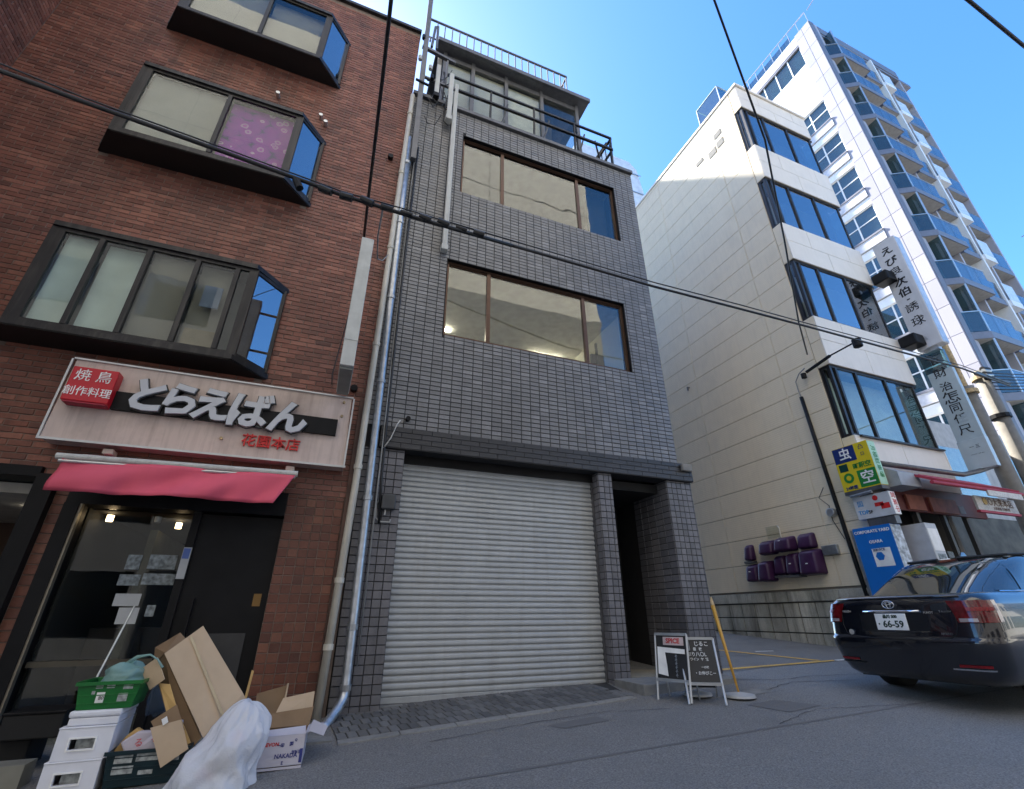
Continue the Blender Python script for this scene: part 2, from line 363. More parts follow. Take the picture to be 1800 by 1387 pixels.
# brick apron and its concrete edge strip
def apron_tiles():
    O = Vector((.42, 5.5, g(.42,5.5)+.006)); U = Vector((1,0,.035)).normalized(); V = Vector((0,1,.06)).normalized()
    base = gpoly([(.42,5.5),(3.86,5.78),(4.04,6.7),(.42,6.7)], .003, 'brick_apron', mat('paving_joint', (.03,.03,.03), .95))
    tl = []
    U2 = (Vector((3.86,5.78,g(3.86,5.78)))-Vector((.42,5.5,g(.42,5.5)))).normalized(); N = U2.cross(V).normalized(); V2 = N.cross(U2)
    tiles(base, 'paving_brick', m_pave, O, U2, V2, 0, 3.5, 0, 1.14, .10, .205, gap=.008, th=.008, bond=.5, N=N, maxn=300, holes=[(-1,.04,.9,2),(3.44,3.6,.35,2)])
apron_tiles()
for i in range(6):
    x0 = .42+i*.575; x1 = x0+.563
    def e(x): return 5.5+(x-.42)*.0814
    poly = [(x0, e(x0)-.13), (x1, e(x1)-.13), (x1, e(x1)-.01), (x0, e(x0)-.01)]
    mbk = MB(); mbk.hexa([(x, y, g(x, y)-.05) for x, y in poly]+[(x, y, g(x, y)+.012) for x, y in poly]); struct('kerb_stone', mbk, m_curb, bevel=.004)
# drain end and dirt by the pipe
struct('gutter_slab', MB().prism([(-.9,5.45),(.38,5.5),(.38,6.35),(-.9,6.35)], .38, g(-.3,6)+.005), m_curb)

# ---------------------------------------------------------------- grey tiled building
gb = thing('grey_tiled_building', 'narrow grey tiled building with roll shutter and rooftop glass room', 'building', (3,6.4,.5))
gsh = MB()
W2 = (1.32,5.02,5.68,7.28); W3 = (1.47,5.17,9.02,10.68)
wall_holes(gsh, .345, 5.74, 3.96, 11.38, [W2, W3], 6.41, 6.65)
gsh.box(.345,.91, 6.41,6.65, .3,3.96); gsh.box(4.05,4.31, 6.41,8.2, .3,3.63); gsh.box(5.42,5.95, 6.41,8.2, .3,3.63)
gsh.box(.91,4.05, 6.7,6.78, .3,3.63)         # behind the shutter
gsh.box(.91,5.95, 6.41,6.65, 3.63,3.958)
gsh.box(5.44,5.735, 6.65,14, 3.958,11.38); gsh.box(.345,.64, 6.65,14, .3,11.38); gsh.box(.64,5.44, 13.7,14, .3,11.38)
gsh.box(5.745,5.95, 6.65,14, 3.5,3.956); gsh.box(5.5,5.95, 8.2,14, .3,3.5)
for z in (3.75, 7.75, 11.2): gsh.box(.64,5.44, 6.65,13.7, z,z+.18)
gwall = gsh.build('wall', m_grout, gb)
Z0 = (0,0,0)
tiles(gb, 'tile', m_grey, (0,6.41,0), (1,0,0), (0,0,1), .345, 5.74, 3.96, 11.38, .1685, .0755, gap=.0085, th=.009, maxn=300,
      holes=[(W2[0]-.0,W2[1]+.0,W2[2],W2[3]), W3])
# reveals of the window openings
for W in (W2, W3):
    pass
low = [(.345,.91),(4.05,4.31),(5.42,5.95)]
for k, (a, b) in enumerate(low):
    tiles(gb, 'lower_tile', m_lowt, (0,6.41,0), (1,0,0), (0,0,1), a, b, .5, 3.63, .1 if k else .113, .1, gap=.007, th=.009, maxn=95)
tiles(gb, 'reveal_tile', m_lowt, (4.05,8.0,0), (0,-1,0), (0,0,1), 1.32, 1.59, .5, 3.63, .1, .1, th=.008, maxn=60)
tiles(gb, 'reveal_tile', m_lowt, (5.42,8.0,0), (0,-1,0), (0,0,1), .6, 1.59, .6, 3.63, .2, .1, th=.008, maxn=100)
# dark lintel band
B(.54,5.97,6.345,6.409,3.63,3.95).build('lintel', m_grout, gb)
tiles(gb, 'lintel_tile', m_dark, (0,6.345,0), (1,0,0), (0,0,1), .54, 5.97, 3.64, 3.95, .29, .077, gap=.006, th=.005, bond=.5, maxn=100)
B(5.72,5.93,6.27,6.34,3.80,3.93).build('meter_cover', m_conc, gb, bevel=.02)
# parapet coping, lower dark stripe
B(.345,5.76,6.34,6.66,11.381,11.47).build('coping', m_greym, gb)
# shutter
for i in range(39):
    z = .64+i*.0748; 
    if z > 3.5: break
    mbs = MB(); y = 6.63+random.uniform(-.0025,.0025); pr = []
    for k in range(6): t = k/5; pr.append((y-.012*math.sin(math.pi*t)**.4-.005*(1-t), z+.062*t))
    pr += [(y+.006, z+.062), (y+.006, z+.0748), (y+.012, z+.0748), (y+.012, z)]
    mbs.prism(pr, .885, 4.05, 'x'); mbs.build('shutter_slat', m_shut, gb)
mbs = B(.885,4.05,6.61,6.64,.575,.638); mbs.build('shutter_bottom_bar', m_shut, gb, bevel=.004)
B(2.42,2.62,6.604,6.609,.60,.63).build('shutter_handle', m_alu, gb)
B(.885,4.05,6.58,6.66,3.50,3.63).build('shutter_box', m_blackm, gb)
for x in (.90, 4.02): B(x,x+.028,6.585,6.648,.575,3.5).build('shutter_rail', m_greym, gb)
struct('shutter_sill', MB().hexa([(.9,6.5,.4),(4.05,6.5,.4),(4.05,6.68,.4),(.9,6.68,.4),(.9,6.5,.563),(4.05,6.5,.60),(4.05,6.68,.61),(.9,6.68,.572)]), m_conc)
# entrance
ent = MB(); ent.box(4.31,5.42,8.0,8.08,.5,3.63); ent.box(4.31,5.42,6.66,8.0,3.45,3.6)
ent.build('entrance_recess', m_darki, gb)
B(4.55,5.25,7.94,7.99,.72,2.9).build('entrance_door', m_blackm, gb, bevel=.01)
B(4.70,4.90,7.925,7.935,2.35,2.72).build('notice_paper', mat('notice', (.3,.3,.28), .8), gb)
mbs = MB().prism([(4.02,5.72),(5.62,5.80),(5.62,6.39),(4.02,6.39)], .45, .725); mbs.build('entrance_step', m_conc, gb, bevel=.01)
struct('entrance_floor', B(4.318,5.41,6.39,8.0,.45,.73), mat('entrance_stone', (.28,.25,.19), .6, var=.2, scale=40))
# windows
def sash_window(parent, W, mulls, y, gl, fr=.055, dep=.08, mat_f=m_bronze, sill=True):
    x0,x1,z0,z1 = W; f = MB()
    f.box(x0,x1,y,y+dep,z0,z0+fr); f.box(x0,x1,y,y+dep,z1-fr,z1); f.box(x0,x0+fr,y,y+dep,z0+fr,z1-fr); f.box(x1-fr,x1,y,y+dep,z0+fr,z1-fr)
    w = f.build('window', mat_f, parent); ed = [x0+fr]
    for mx_ in mulls:
        B(mx_-.035,mx_+.035,y+.004,y+dep-.004,z0+fr,z1-fr).build('mullion', mat_f, w); ed += [mx_-.035, mx_+.035]
    ed.append(x1-fr)
    for i in range(0, len(ed), 2):
        gm = gl[i//2] if isinstance(gl, list) else gl
        a, b = ed[i], ed[i+1]; s = .022
        B(a,b,y+.03,y+.034,z0+fr+s,z1-fr-s).build('pane', gm, w)
        q = MB(); q.box(a,b,y+.02,y+.05,z0+fr,z0+fr+s); q.box(a,b,y+.02,y+.05,z1-fr-s,z1-fr); q.build('sash', mat_f, w)
    if sill: B(x0-.03,x1+.03,y-.03,y+dep,z0-.035,z0-.001).build('sill', mat_f, w)
    return w
w2 = sash_window(gb, W2, [2.13,4.1], 6.47, m_glass)
w3 = sash_window(gb, W3, [2.38,4.2], 6.47, m_glass)
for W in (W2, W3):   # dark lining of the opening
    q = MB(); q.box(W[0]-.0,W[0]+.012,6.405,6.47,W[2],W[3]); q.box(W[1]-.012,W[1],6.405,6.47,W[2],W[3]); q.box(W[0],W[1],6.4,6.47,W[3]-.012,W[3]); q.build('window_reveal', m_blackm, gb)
# rooms behind
def room(parent, x0,x1,y0,y1,z0,z1, mw, mc, name='room'):
    q = MB(); q.box(x0,x1,y1,y1+.05,z0,z1); q.box(x0-.05,x0,y0,y1,z0,z1); q.box(x1,x1+.05,y0,y1,z0,z1); q.cur = 1; q.box(x0,x1,y0,y1,z1,z1+.04); q.cur = 2; q.box(x0,x1,y0,y1,z0-.04,z0)
    return q.build(name, [mw, mc, m_conc], parent)
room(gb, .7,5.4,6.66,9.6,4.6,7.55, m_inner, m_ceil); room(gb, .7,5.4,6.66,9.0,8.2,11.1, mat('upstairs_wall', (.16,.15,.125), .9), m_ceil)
lampm = emit('tube_light', (1,.93,.8), 14)
for x0, y0 in ((1.15,9.0),(4.2,9.3)):
    B(x0,x0+.9,y0,y0+.035,7.49,7.53).build('ceiling_lamp', lampm, gb)
B(4.45,4.75,6.9,6.95,5.7,6.25).build('monitor_arm', m_blackm, gb); B(4.55,4.58,6.85,6.9,5.7,6.5).build('monitor_arm', m_blackm, gb)
B(4.6,5.1,6.75,6.8,8.9,10.6).build('sky_reflection_sheet', mat('reflected_sky_blue', (.02,.03,.06), .7), gb)  # dark blue sheet stands in for sky reflected in the right pane
# rooftop glass room
ph = MB(); ph.box(.85,.95,6.95,6.99,11.38,14.2)
ph.box(.95,4.75,8.9,9.0,11.38,14.15)
ph.build('rooftop_wall', m_conc, gb)
B(.78,5.0,6.72,9.2,14.23,14.35).build('rooftop_roof', m_greym, gb, bevel=.02)
B(.78,5.0,6.66,6.715,14.21,14.34).build('eaves', m_greym, gb)
for x in (1.02,1.74,2.63,3.63,4.68): B(x-.045,x+.045,6.88,6.98,11.38,14.2).build('post', m_greym, gb)
B(.95,4.75,6.9,6.96,13.98,14.13).build('top_rail', m_greym, gb); B(.95,4.75,6.9,6.96,11.9,11.98).build('bottom_rail', m_greym, gb)
xs_ = [1.065,1.695,1.785,2.585,2.675,3.585,3.675,4.635]
for i in range(0,8,2): B(xs_[i],xs_[i+1],6.92,6.925,11.98,13.98).build('pane', m_glassb, gb)
B(4.70,4.705,6.98,8.9,11.9,14.0).build('pane', m_glassc, gb)
B(1.05,2.6,7.0,7.03,11.4,14.0).build('curtain', m_blind, gb); B(2.66,3.6,7.02,7.05,11.4,14.0).build('curtain', mat('pale_curtain', (.75,.7,.55), .9), gb)
B(3.7,4.1,7.3,7.34,11.4,13.5).build('cupboard', mat('brown_cupboard', (.08,.07,.06), .8), gb)
def railing(parent, p, ztop, zbot, n, r=.013, name='railing', base=None, rails=2, m=m_greym):
    rl = MB(); pts_t = [(x,y,ztop) for x,y in p]; pts_b = [(x,y,zbot) for x,y in p]
    for a, b in zip(pts_t, pts_t[1:]): rl.bar(a, b, .045, .04)
    for a, b in zip(pts_b, pts_b[1:]): rl.bar(a, b, .03)
    o = rl.build(name, m, parent); tot = sum((Vector(b)-Vector(a)).length for a, b in zip(pts_t, pts_t[1:])); bm = None
    for s in range(n+1):
        d = tot*s/n
        for a, b in zip(p, p[1:]):
            L = (Vector(b)-Vector(a)).length
            if d <= L+1e-6: x = a[0]+(b[0]-a[0])*d/L; y = a[1]+(b[1]-a[1])*d/L; break
            d -= L
        zb = base if (base is not None and s % 6 == 0) else zbot
        if bm is None or base is not None:
            q = B(x-r/1.5,x+r/1.5,y-r/1.5,y+r/1.5,zb+.015,ztop-.02).build('baluster', m, o)
            bm = q; bx, by = x, y
        else:
            q = bm.copy(); col.objects.link(q); q.location = (x-bx, y-by, 0)
    return o
rr = railing(gb, [(.55,6.88),(4.45,6.88),(4.45,8.8)], 15.33, 14.55, 30, .02, 'roof_railing')
for x in (.6,2.5,4.4): B(x-.02,x+.02,6.86,6.9,14.38,14.55).build('railing_foot', m_greym, rr)
br = MB(); br.bar((.95,6.5,12.68),(5.38,6.5,12.68),.05,.045); br.bar((5.38,6.5,12.68),(5.38,8.2,12.68),.05,.045); br.bar((.6,6.5,12.25),(5.38,6.5,12.25),.06,.05); br.bar((5.38,6.5,12.25),(5.38,8.2,12.25),.05,.04)
bro = br.build('balcony_railing', m_bay, gb)
for x in (.98,2.1,3.2,4.3,5.36): MB().bar((x,6.5,12.68),(x,6.55,11.47),.04).build('railing_post', m_bay, bro)
for k in range(9): MB().bar((5.38,6.6+k*.18,12.66),(5.38,6.6+k*.18,11.47),.018).build('railing_post', m_bay, bro)
for x in (2.5,3.6,4.6):   # curved brackets behind the rail
    MB().tube([(x-.25,6.86,12.0),(x-.05,6.8,12.1),(x+.03,6.72,12.35),(x+.05,6.6,12.6)],.022).build('curved_bracket', m_greym, bro)
MB().bar((4.75,6.9,11.5),(5.3,6.6,12.6),.04).build('brace', m_bay, bro); MB().bar((5.35,6.9,11.5),(4.95,6.6,12.5),.04).build('brace', m_bay, bro)

# ---------------------------------------------------------------- brick building
bb = thing('brick_building', 'red brown brick building with three dark bay windows above a restaurant', 'building', (-2.5,6.4,.4))
bsh = MB()
wall_holes(bsh, -5.25, .335, 2.9, 13.6, [], 6.41, 6.7)
bsh.box(-.47,.2, 6.41,6.7, .3,2.9); bsh.box(-2.73,-2.60, 6.41,6.7, .3,2.9); bsh.box(.2,.335, 6.42,6.7, .3,2.9)
bsh.box(-9,-5.25, 3.2,14, 2.9,13.6); bsh.box(-5.25,.3, 6.7,14, 13.3,13.6); bsh.box(.1,.335, 6.7,14, .3,13.3); bsh.box(-5.25,.1,13.8,14,.3,13.3); bsh.box(-9,-5.6,3.2,14,.3,2.9)
bsh.build('wall', m_mort, bb)
bh = [(-3.85,-1.08,4.41,5.91),(-3.85,-1.08,7.61,9.19),(-3.85,-1.08,10.75,12.25)]
tiles(bb, 'brick', m_brick, (0,6.41,0), (1,0,0), (0,0,1), -5.25, .335, 2.9, 13.5, .215, .0725, gap=.0085, th=.008, bond=.5, maxn=300, rnd=.003, holes=bh)
tiles(bb, 'side_brick', m_brick, (-5.25,3.2,0), (0,1,0), (0,0,1), 0, 3.2, 2.9, 13.5, .215, .0725, gap=.0085, th=.008, bond=.5, maxn=60, rnd=.003)
tiles(bb, 'pillar_brick', m_sqb, (0,6.41,0), (1,0,0), (0,0,1), -.47, .2, .45, 2.9, .1117, .1, gap=.008, th=.008, bond=0, maxn=170, rnd=.003)
tiles(bb, 'pillar_brick', m_sqb, (0,6.41,0), (1,0,0), (0,0,1), -2.73, -2.6, .4, 2.9, .13, .1, gap=.008, th=.008, maxn=30, rnd=.003)
B(-9,.345,6.34,6.75,13.6,13.68).build('coping', m_bay, bb)
for k in range(1): pass
# bay windows
m_cloth = None
def pattern_mat():
    m, n, l, b = nodes('purple_cloth'); geo = n.new('ShaderNodeNewGeometry')
    mp = n.new('ShaderNodeMapping'); mp.inputs['Scale'].default_value = (6,6,6); l.new(geo.outputs['Position'], mp.inputs[0])
    vo = n.new('ShaderNodeTexVoronoi'); vo.feature = 'F1'; l.new(mp.outputs[0], vo.inputs[0]); vo.inputs['Scale'].default_value = 1
    cr = n.new('ShaderNodeValToRGB'); e = cr.color_ramp.elements
    e[0].position = 0; e[0].color = (.55,.12,.42,1); e[1].position = .16; e[1].color = (.30,.04,.36,1)
    for p, c in ((.18,(.6,.42,.5,1)),(.24,(.28,.03,.34,1)),(.27,(.62,.45,.55,1)),(.32,(.30,.035,.33,1)),(.7,(.24,.03,.30,1)),(.85,(.05,.03,.12,1))):
        q = e.new(p); q.color = c
    l.new(vo.outputs['Distance'], cr.inputs[0]); l.new(cr.outputs[0], b.inputs['Base Color']); b.inputs['Roughness'].default_value = .9
    nz = n.new('ShaderNodeTexNoise'); nz.inputs['Scale'].default_value = 9; l.new(geo.outputs['Position'], nz.inputs['Vector'])
    ad = n.new('ShaderNodeMixRGB'); ad.blend_type = 'ADD'; ad.inputs[0].default_value = .35; l.new(mp.outputs[0], ad.inputs[1]); l.new(nz.outputs[1], ad.inputs[2]); l.new(ad.outputs[0], vo.inputs[0])
    return m
m_cloth = pattern_mat()
m_curt = mat('green_grey_curtain', (.62,.72,.68), .9, var=.12, scale=2.5)
m_screen = mat('insect_screen', (.27,.255,.22), .85, var=.06, scale=2)
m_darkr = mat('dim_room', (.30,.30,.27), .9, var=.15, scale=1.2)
XL, XR, FL, FR, YW, YF = -3.85, -1.04, -3.60, -1.42, 6.41, 5.98
def bay(z0, z1, lab, mulls, backs, topcol=m_bay):
    b = MB()
    def trap(o, za, zb): b.prism([(XL-o,YW-.001),(FL-o*.8,YF-o),(FR+o*.8,YF-o),(XR+o,YW-.001)], za, zb)
    trap(.03, z0, z0+.07)
    f = b.build('bay_window', topcol, bb, label=lab); b = MB(); trap(.03, z1-.07, z1); b.build('bay_roof', topcol, f)
    q = MB().prism([(XL-.02,YW-.002),(FL,YF-.02),(FR,YF-.02),(XR+.02,YW-.002)], z0-.012, z0-.001); q.build('underside', m_under, f)
    a, c = z0+.07, z1-.07
    for (p, q2) in (((FL,YF),(XL,YW-.01)), ((FR,YF),(XR,YW-.01))):     # canted sides
        P0 = Vector((p[0],p[1],0)); P1 = Vector((q2[0],q2[1],0)); D = (P1-P0); 
        s = MB()
        for t in (.06,.94): s.bar(P0+D*t+Vector((0,0,a)), P0+D*t+Vector((0,0,c)), .055, .055, (0,1,0))
        s.bar(P0+D*.06+Vector((0,0,a+.025)), P0+D*.94+Vector((0,0,a+.025)), .04, .05); s.bar(P0+D*.06+Vector((0,0,c-.025)), P0+D*.94+Vector((0,0,c-.025)), .04, .05)
        s.build('side_frame', topcol, f)
        nn = Vector((D.y,-D.x,0)).normalized()*.004
        s = MB(); A = P0+D*.12; Bp = P0+D*.88
        s.sheet([A+Vector((0,0,a+.05)), Bp+Vector((0,0,a+.05)), Bp+Vector((0,0,c-.05)), A+Vector((0,0,c-.05))], .004, nn); s.build('side_pane', m_mirror, f)
    s = MB(); s.box(FL,FL+.10,YF,YF+.06,a,c); s.box(FR-.06,FR,YF,YF+.06,a,c); s.box(FL+.10,FR-.06,YF,YF+.06,a,a+.05); s.box(FL+.10,FR-.06,YF,YF+.06,c-.05,c); s.build('front_frame', topcol, f)
    ed = [FL+.10]+sum([[x-.028, x+.028] for x in mulls], [])+[FR-.06]
    for x in mulls: B(x-.028,x+.028,YF-.008,YF+.05,a+.05,c-.05).build('mullion', topcol, f)
    for i in range(0, len(ed), 2):
        gm, bm = backs[i//2]
        B(ed[i],ed[i+1],YF+.02,YF+.024,a+.05,c-.05).build('pane', gm, f)
        if bm: B(ed[i],ed[i+1],YF+.10+.02*(i % 4),YF+.11+.02*(i % 4),a+.03,c-.03).build('curtain', bm, f)
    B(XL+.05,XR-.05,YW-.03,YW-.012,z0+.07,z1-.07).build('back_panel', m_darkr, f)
    return f
b2 = bay(4.41,5.91,'lowest bay window, four panes with pale curtains and screens',[-3.12,-2.62,-2.08,-1.62],[(m_glassb,m_curt),(m_glassb,m_curt),(m_glassb,m_screen),(m_glassb,m_screen),(m_glassb,None)])
B(-1.93,-1.72,6.02,6.03,5.12,5.45).build('poster', mat('blue_poster', (.16,.2,.28), .7), b2)
B(-2.0,-1.65,6.03,6.04,4.55,4.78).build('cardboard', mat('tan_card', (.3,.25,.18), .9), b2)
b3 = bay(7.61,9.19,'middle bay window with purple patterned cloth behind the right pane',[-2.45],[(m_glassb,m_darkr),(m_glassc,m_cloth)])
b4 = bay(10.75,12.25,'upper bay window with plain grey panes',[-2.42],[(m_glassb,m_screen),(m_glassb,m_screen)])
MB().box(.205,.262,6.35,6.409,.45,4.3).build('corner_trim', mat('brown_trim', (.09,.045,.032), .6, var=.3, stain=.5), bb)
# small fittings on the brick wall
for x, z in ((-1.95,9.95),(-1.2,9.75),(-1.1,9.62)):
    MB().tube([(x,6.4,z),(x,6.3,z)], .035, 8).build('vent_cap', m_alu, bb)
for z in (9.3,4.45): MB().tube([(.1,6.4,z),(.1,6.32,z)], .05, 8).build('vent_cap', m_blackm, bb)

# restaurant front (ground floor)
sf = MB(); sf.box(-2.6,-.47,6.36,6.7,2.62,2.9); sf.box(-5.25,-2.9,6.34,6.7,2.87,2.98)
sf.box(-2.9,-2.73,6.30,6.7,.3,2.9); sf.box(-2.6,-2.47,6.34,6.7,.3,2.62)
sf.build('shopfront_frame', m_blackm, bb)
B(-2.47,-2.45,6.36,6.42,.4,2.62).build('trim_strip', mat('bronze_trim', (.3,.26,.2), .4, .7), bb)
B(-2.44,-1.42,6.5,6.506,.45,2.6).build('shop_window', m_glassc, bb)
B(-2.44,-1.42,6.46,6.54,1.08,1.13).build('window_bar', mat('dull_brass', (.10,.09,.07), .4, .7), bb)
B(-1.42,-1.34,6.42,6.6,.4,2.62).build('door_post', m_blackm, bb)
B(-1.34,-.47,6.46,6.5,.45,2.6).build('shop_door', m_blackm, bb)
B(-1.22,-1.19,6.41,6.46,1.2,1.7).build('door_handle', m_blackm, bb)
B(-1.1,-.62,6.445,6.458,.75,1.35).build('door_panel', mat('smoky_panel', (.05,.05,.05), .25), bb)
B(-.62,-.54,6.452,6.458,1.62,1.75).build('door_plate', mat('brass_plate', (.2,.11,.03), .5, .3), bb)
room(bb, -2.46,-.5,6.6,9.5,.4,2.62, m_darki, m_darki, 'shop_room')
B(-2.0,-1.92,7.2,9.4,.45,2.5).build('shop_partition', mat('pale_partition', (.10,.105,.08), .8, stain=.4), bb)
B(-2.4,-1.5,7.6,8.0,.5,1.4).build('shop_counter', mat('dark_wood', (.03,.02,.015), .5), bb)
warm = emit('warm_bulb', (1,.72,.4), 2.5)
for x, y in ((-2.35,6.9),(-1.72,7.2),(-1.85,6.8)):
    MB().tube([(x,y,2.6),(x,y,2.53)], .035, 10).build('spot_lamp', warm if y != 6.8 else m_alu, bb)
# passage on the left
pq = MB(); pq.box(-5.3,-2.9,6.7,9.0,2.75,2.86); pq.build('passage_ceiling', mat('passage_ceiling', (.6,.57,.5), .8), bb)
pq = MB(); pq.box(-5.6,-5.25,6.4,9.0,.3,2.87); pq.box(-5.25,-2.73,9.0,9.1,.3,2.75); pq.build('passage_wall', mat('passage_wall', (.10,.06,.04), .7), bb)
MB().tube([(-3.35,7.5,2.75),(-3.35,7.5,2.735)], .05, 12).build('downlight', emit('downlight', (1,.9,.75), 12), bb)
# papers taped inside the shop glass: separate things stuck to the window
m_paper = mat('paper', (.45,.46,.46), .8, var=.06); m_paper2 = mat('grey_photo', (.2,.23,.24), .6, var=.6, scale=25)
def paper(x0,x1,z0,z1,m,lab,y=6.494,cat='paper',grp=None,name='paper_notice'):
    return tag(B(x0,x1,y-.003,y,z0,z1).build(name, m), lab, cat, grp)
G1 = 'papers on the restaurant glass'
paper(-1.93,-1.70,1.62,1.74,m_paper,'blank white paper just above the crates on the dark shop glass',grp=G1)
paper(-1.86,-1.68,1.45,1.605,m_paper,'lower white sheet hanging under the wide blank paper',grp=G1)
paper(-1.93,-1.80,1.98,2.13,m_paper2,'upper left grey photo sheet on the shop glass',grp=G1)
paper(-1.73,-1.47,1.99,2.14,m_paper2,'upper right wide photo sheet on the shop glass',grp=G1)
paper(-1.95,-1.76,1.82,1.93,m_paper2,'grey photo sheet second row left on the shop glass',grp=G1)
paper(-1.74,-1.44,1.83,1.945,m_paper2,'long grey photo strip second row right on the shop glass',grp=G1)
paper(-1.62,-1.54,1.52,1.63,m_paper2,'small round cornered sticker low on the shop glass',grp=G1)
p_ = paper(-1.42,-1.34,1.89,2.22,m_paper,'tall notice with blue square taped to the black door post',y=6.418)
B(-1.415,-1.35,6.4125,6.4145,2.10,2.21).build('blue_print', mat('blue_print', (.10,.16,.42), .7), p_)
# ---------------------------------------------------------------- cream building
def rib_mat(name, base):
    m = mat(name, base, .6, var=.03, scale=3, stain=.12, stcol=(.42,.37,.29), dirt=.14)
    n = m.node_tree.nodes; l = m.node_tree.links; b = n['Principled BSDF']; geo = n.new('ShaderNodeNewGeometry')
    sx = n.new('ShaderNodeSeparateXYZ'); l.new(geo.outputs['Position'], sx.inputs[0])
    mu = n.new('ShaderNodeMath'); mu.operation = 'MULTIPLY'; mu.inputs[1].default_value = 1/.0505; l.new(sx.outputs[2], mu.inputs[0])
    fr = n.new('ShaderNodeMath'); fr.operation = 'FRACT'; l.new(mu.outputs[0], fr.inputs[0])
    pw = n.new('ShaderNodeMath'); pw.operation = 'POWER'; pw.inputs[1].default_value = 3; l.new(fr.outputs[0], pw.inputs[0])
    bp = n.new('ShaderNodeBump'); bp.inputs['Strength'].default_value = .35; bp.inputs['Distance'].default_value = .012
    l.new(pw.outputs[0], bp.inputs['Height']); l.new(bp.outputs[0], b.inputs['Normal']); return m
m_rib = rib_mat('ribbed_siding', (.82,.71,.53))
cb = thing('cream_building', 'cream sided five storey building with wraparound window bands beyond the parking space', 'building', (11.5,6,1))
bands = [(4.90,6.60),(7.90,9.65),(10.88,12.62),(13.95,15.70)]
YC, XE = 5.85, 13.05
q = MB(); m_gap = mat('siding_joint', (.20,.18,.15), .9)
q.box(10.02,10.25, 6.14,11.2, 1.9,16.7); q.box(10.25,13.0, 11.0,11.2, .6,16.7); q.box(12.85,13.0, 6.2,11.0, .6,16.7)
zz = [3.9]+[z for b in bands for z in b]+[16.7]
for a, b in zip(zz[::2], zz[1::2]): q.box(10.02,XE-.02, YC+.02,6.14, a, b)
for a, b in zip(zz[::2], zz[1::2]): q.box(10.25,12.85, 6.14,11.0, (a+b)/2-.1, (a+b)/2+.1)
q.box(10.02,10.25, YC+.02,6.14, 1.0,3.9)
q.build('wall', m_gap, cb)
tiles(cb, 'siding_panel', m_rib, (10.02,11.2,0), (0,-1,0), (0,0,1), 0, 5.06, 2.02, 16.7, 2.73, .606, gap=.007, th=.02, maxn=300, rnd=.0005, ofs=1.3)
for k, (a, b) in enumerate(zip(zz[::2], zz[1::2])):
    h = (b-a)/2 if k else (b-a)
    tiles(cb, 'corner_panel', m_rib, (10.02,6.13,0), (0,-1,0), (0,0,1), 0, .26, a, b, .3, h, gap=.006, th=.02, rnd=.0004)
    tiles(cb, 'front_panel', m_sidef, (10.0,YC+.02,0), (1,0,0), (0,0,1), 0, XE-10, a, b, 1.5, h, gap=.006, th=.02, rnd=.0004, bond=.4)
B(9.97,13.08,5.80,11.25,16.7,16.8).build('coping', m_sidef, cb, bevel=.01)
for k, (a, b) in enumerate(bands):
    fr = MB(); y0 = YC+.05
    fr.box(10.03,13.1,y0,y0+.07,a,a+.06); fr.box(10.03,13.1,y0,y0+.07,b-.06,b); fr.box(10.03,10.10,y0-.0,y0+.07,a+.06,b-.06)
    fr.box(10.03,10.09,6.06,6.13,a,b)
    fr.box(10.03,10.09,y0+.07,6.06,a,a+.06); fr.box(10.03,10.09,y0+.07,6.06,b-.06,b)
    w = fr.build('window_band', m_bay, cb)
    B(10.05,10.054,y0+.08,6.05,a+.07,b-.07).build('pane', m_glassc, w)
    mx_ = [10.22,10.88,11.9]; ed = [10.10]
    for x in mx_: B(x-.03,x+.03,y0-.012,y0+.06,a+.06,b-.06).build('mullion', m_bay, w); ed += [x-.03,x+.03]
    ed.append(12.93); B(12.93,12.98,y0,y0+.06,a+.06,b-.06).build('mullion', m_bay, w)
    for i in range(0,8,2): B(ed[i],ed[i+1],y0+.02,y0+.025,a+.07,b-.07).build('pane', m_mirror if k else m_glass, w)
    B(12.985,12.99,y0+.06,7.2,a+.06,b-.06).build('pane', m_glasst, w)
    B(10.12,12.9,y0+.5,y0+.54,a-.02,b+.02).build('blind', m_blind if k else m_curt, w)
B(10.15,12.95,5.78,5.84,4.86,4.895).build('sill', m_bay, cb)
# vent openings high on the side wall
for y0, y1, z0, z1 in ((7.05,7.35,15.1,15.35),(6.72,7.0,15.6,15.8),(6.72,6.98,15.15,15.4),(7.6,7.9,15.35,15.5)):
    B(9.985,9.999,y0,y1,z0,z1).build('vent_cover', m_conc, cb)
# concrete footing of blocks under the siding
fw_ = thing('block_wall', 'stained concrete block wall along the foot of the cream building', 'wall', (10,8.5,.9))
B(9.97,10.2,5.9,11.3,.5,1.96).build('core', mat('block_joint', (.06,.058,.05), .95), fw_)
tiles(fw_, 'concrete_block', m_block, (9.97,11.3,0), (0,-1,0), (0,0,1), 0, 5.4, .85, 1.75, .40, .30, gap=.022, th=.022, maxn=120, rnd=.002)
tiles(fw_, 'coping_block', m_block, (9.94,11.3,0), (0,-1,0), (0,0,1), 0, 5.4, 1.76, 1.98, .60, .22, gap=.014, th=.02, maxn=40, rnd=.002)
B(9.94,10.0,5.9,11.3,1.76,1.979).build('coping_core', m_conc, fw_)
# gutter pipe along the front
gp = MB(); gp.tube([(10.0,5.72,4.26),(13.1,5.72,4.31),(13.5,5.6,4.4),(14.6,5.5,4.72)], .055, 10); tag(gp.build('gutter_pipe', m_greym, smooth=True), 'grey pipe running under the lowest front panels of the cream building', 'pipe')
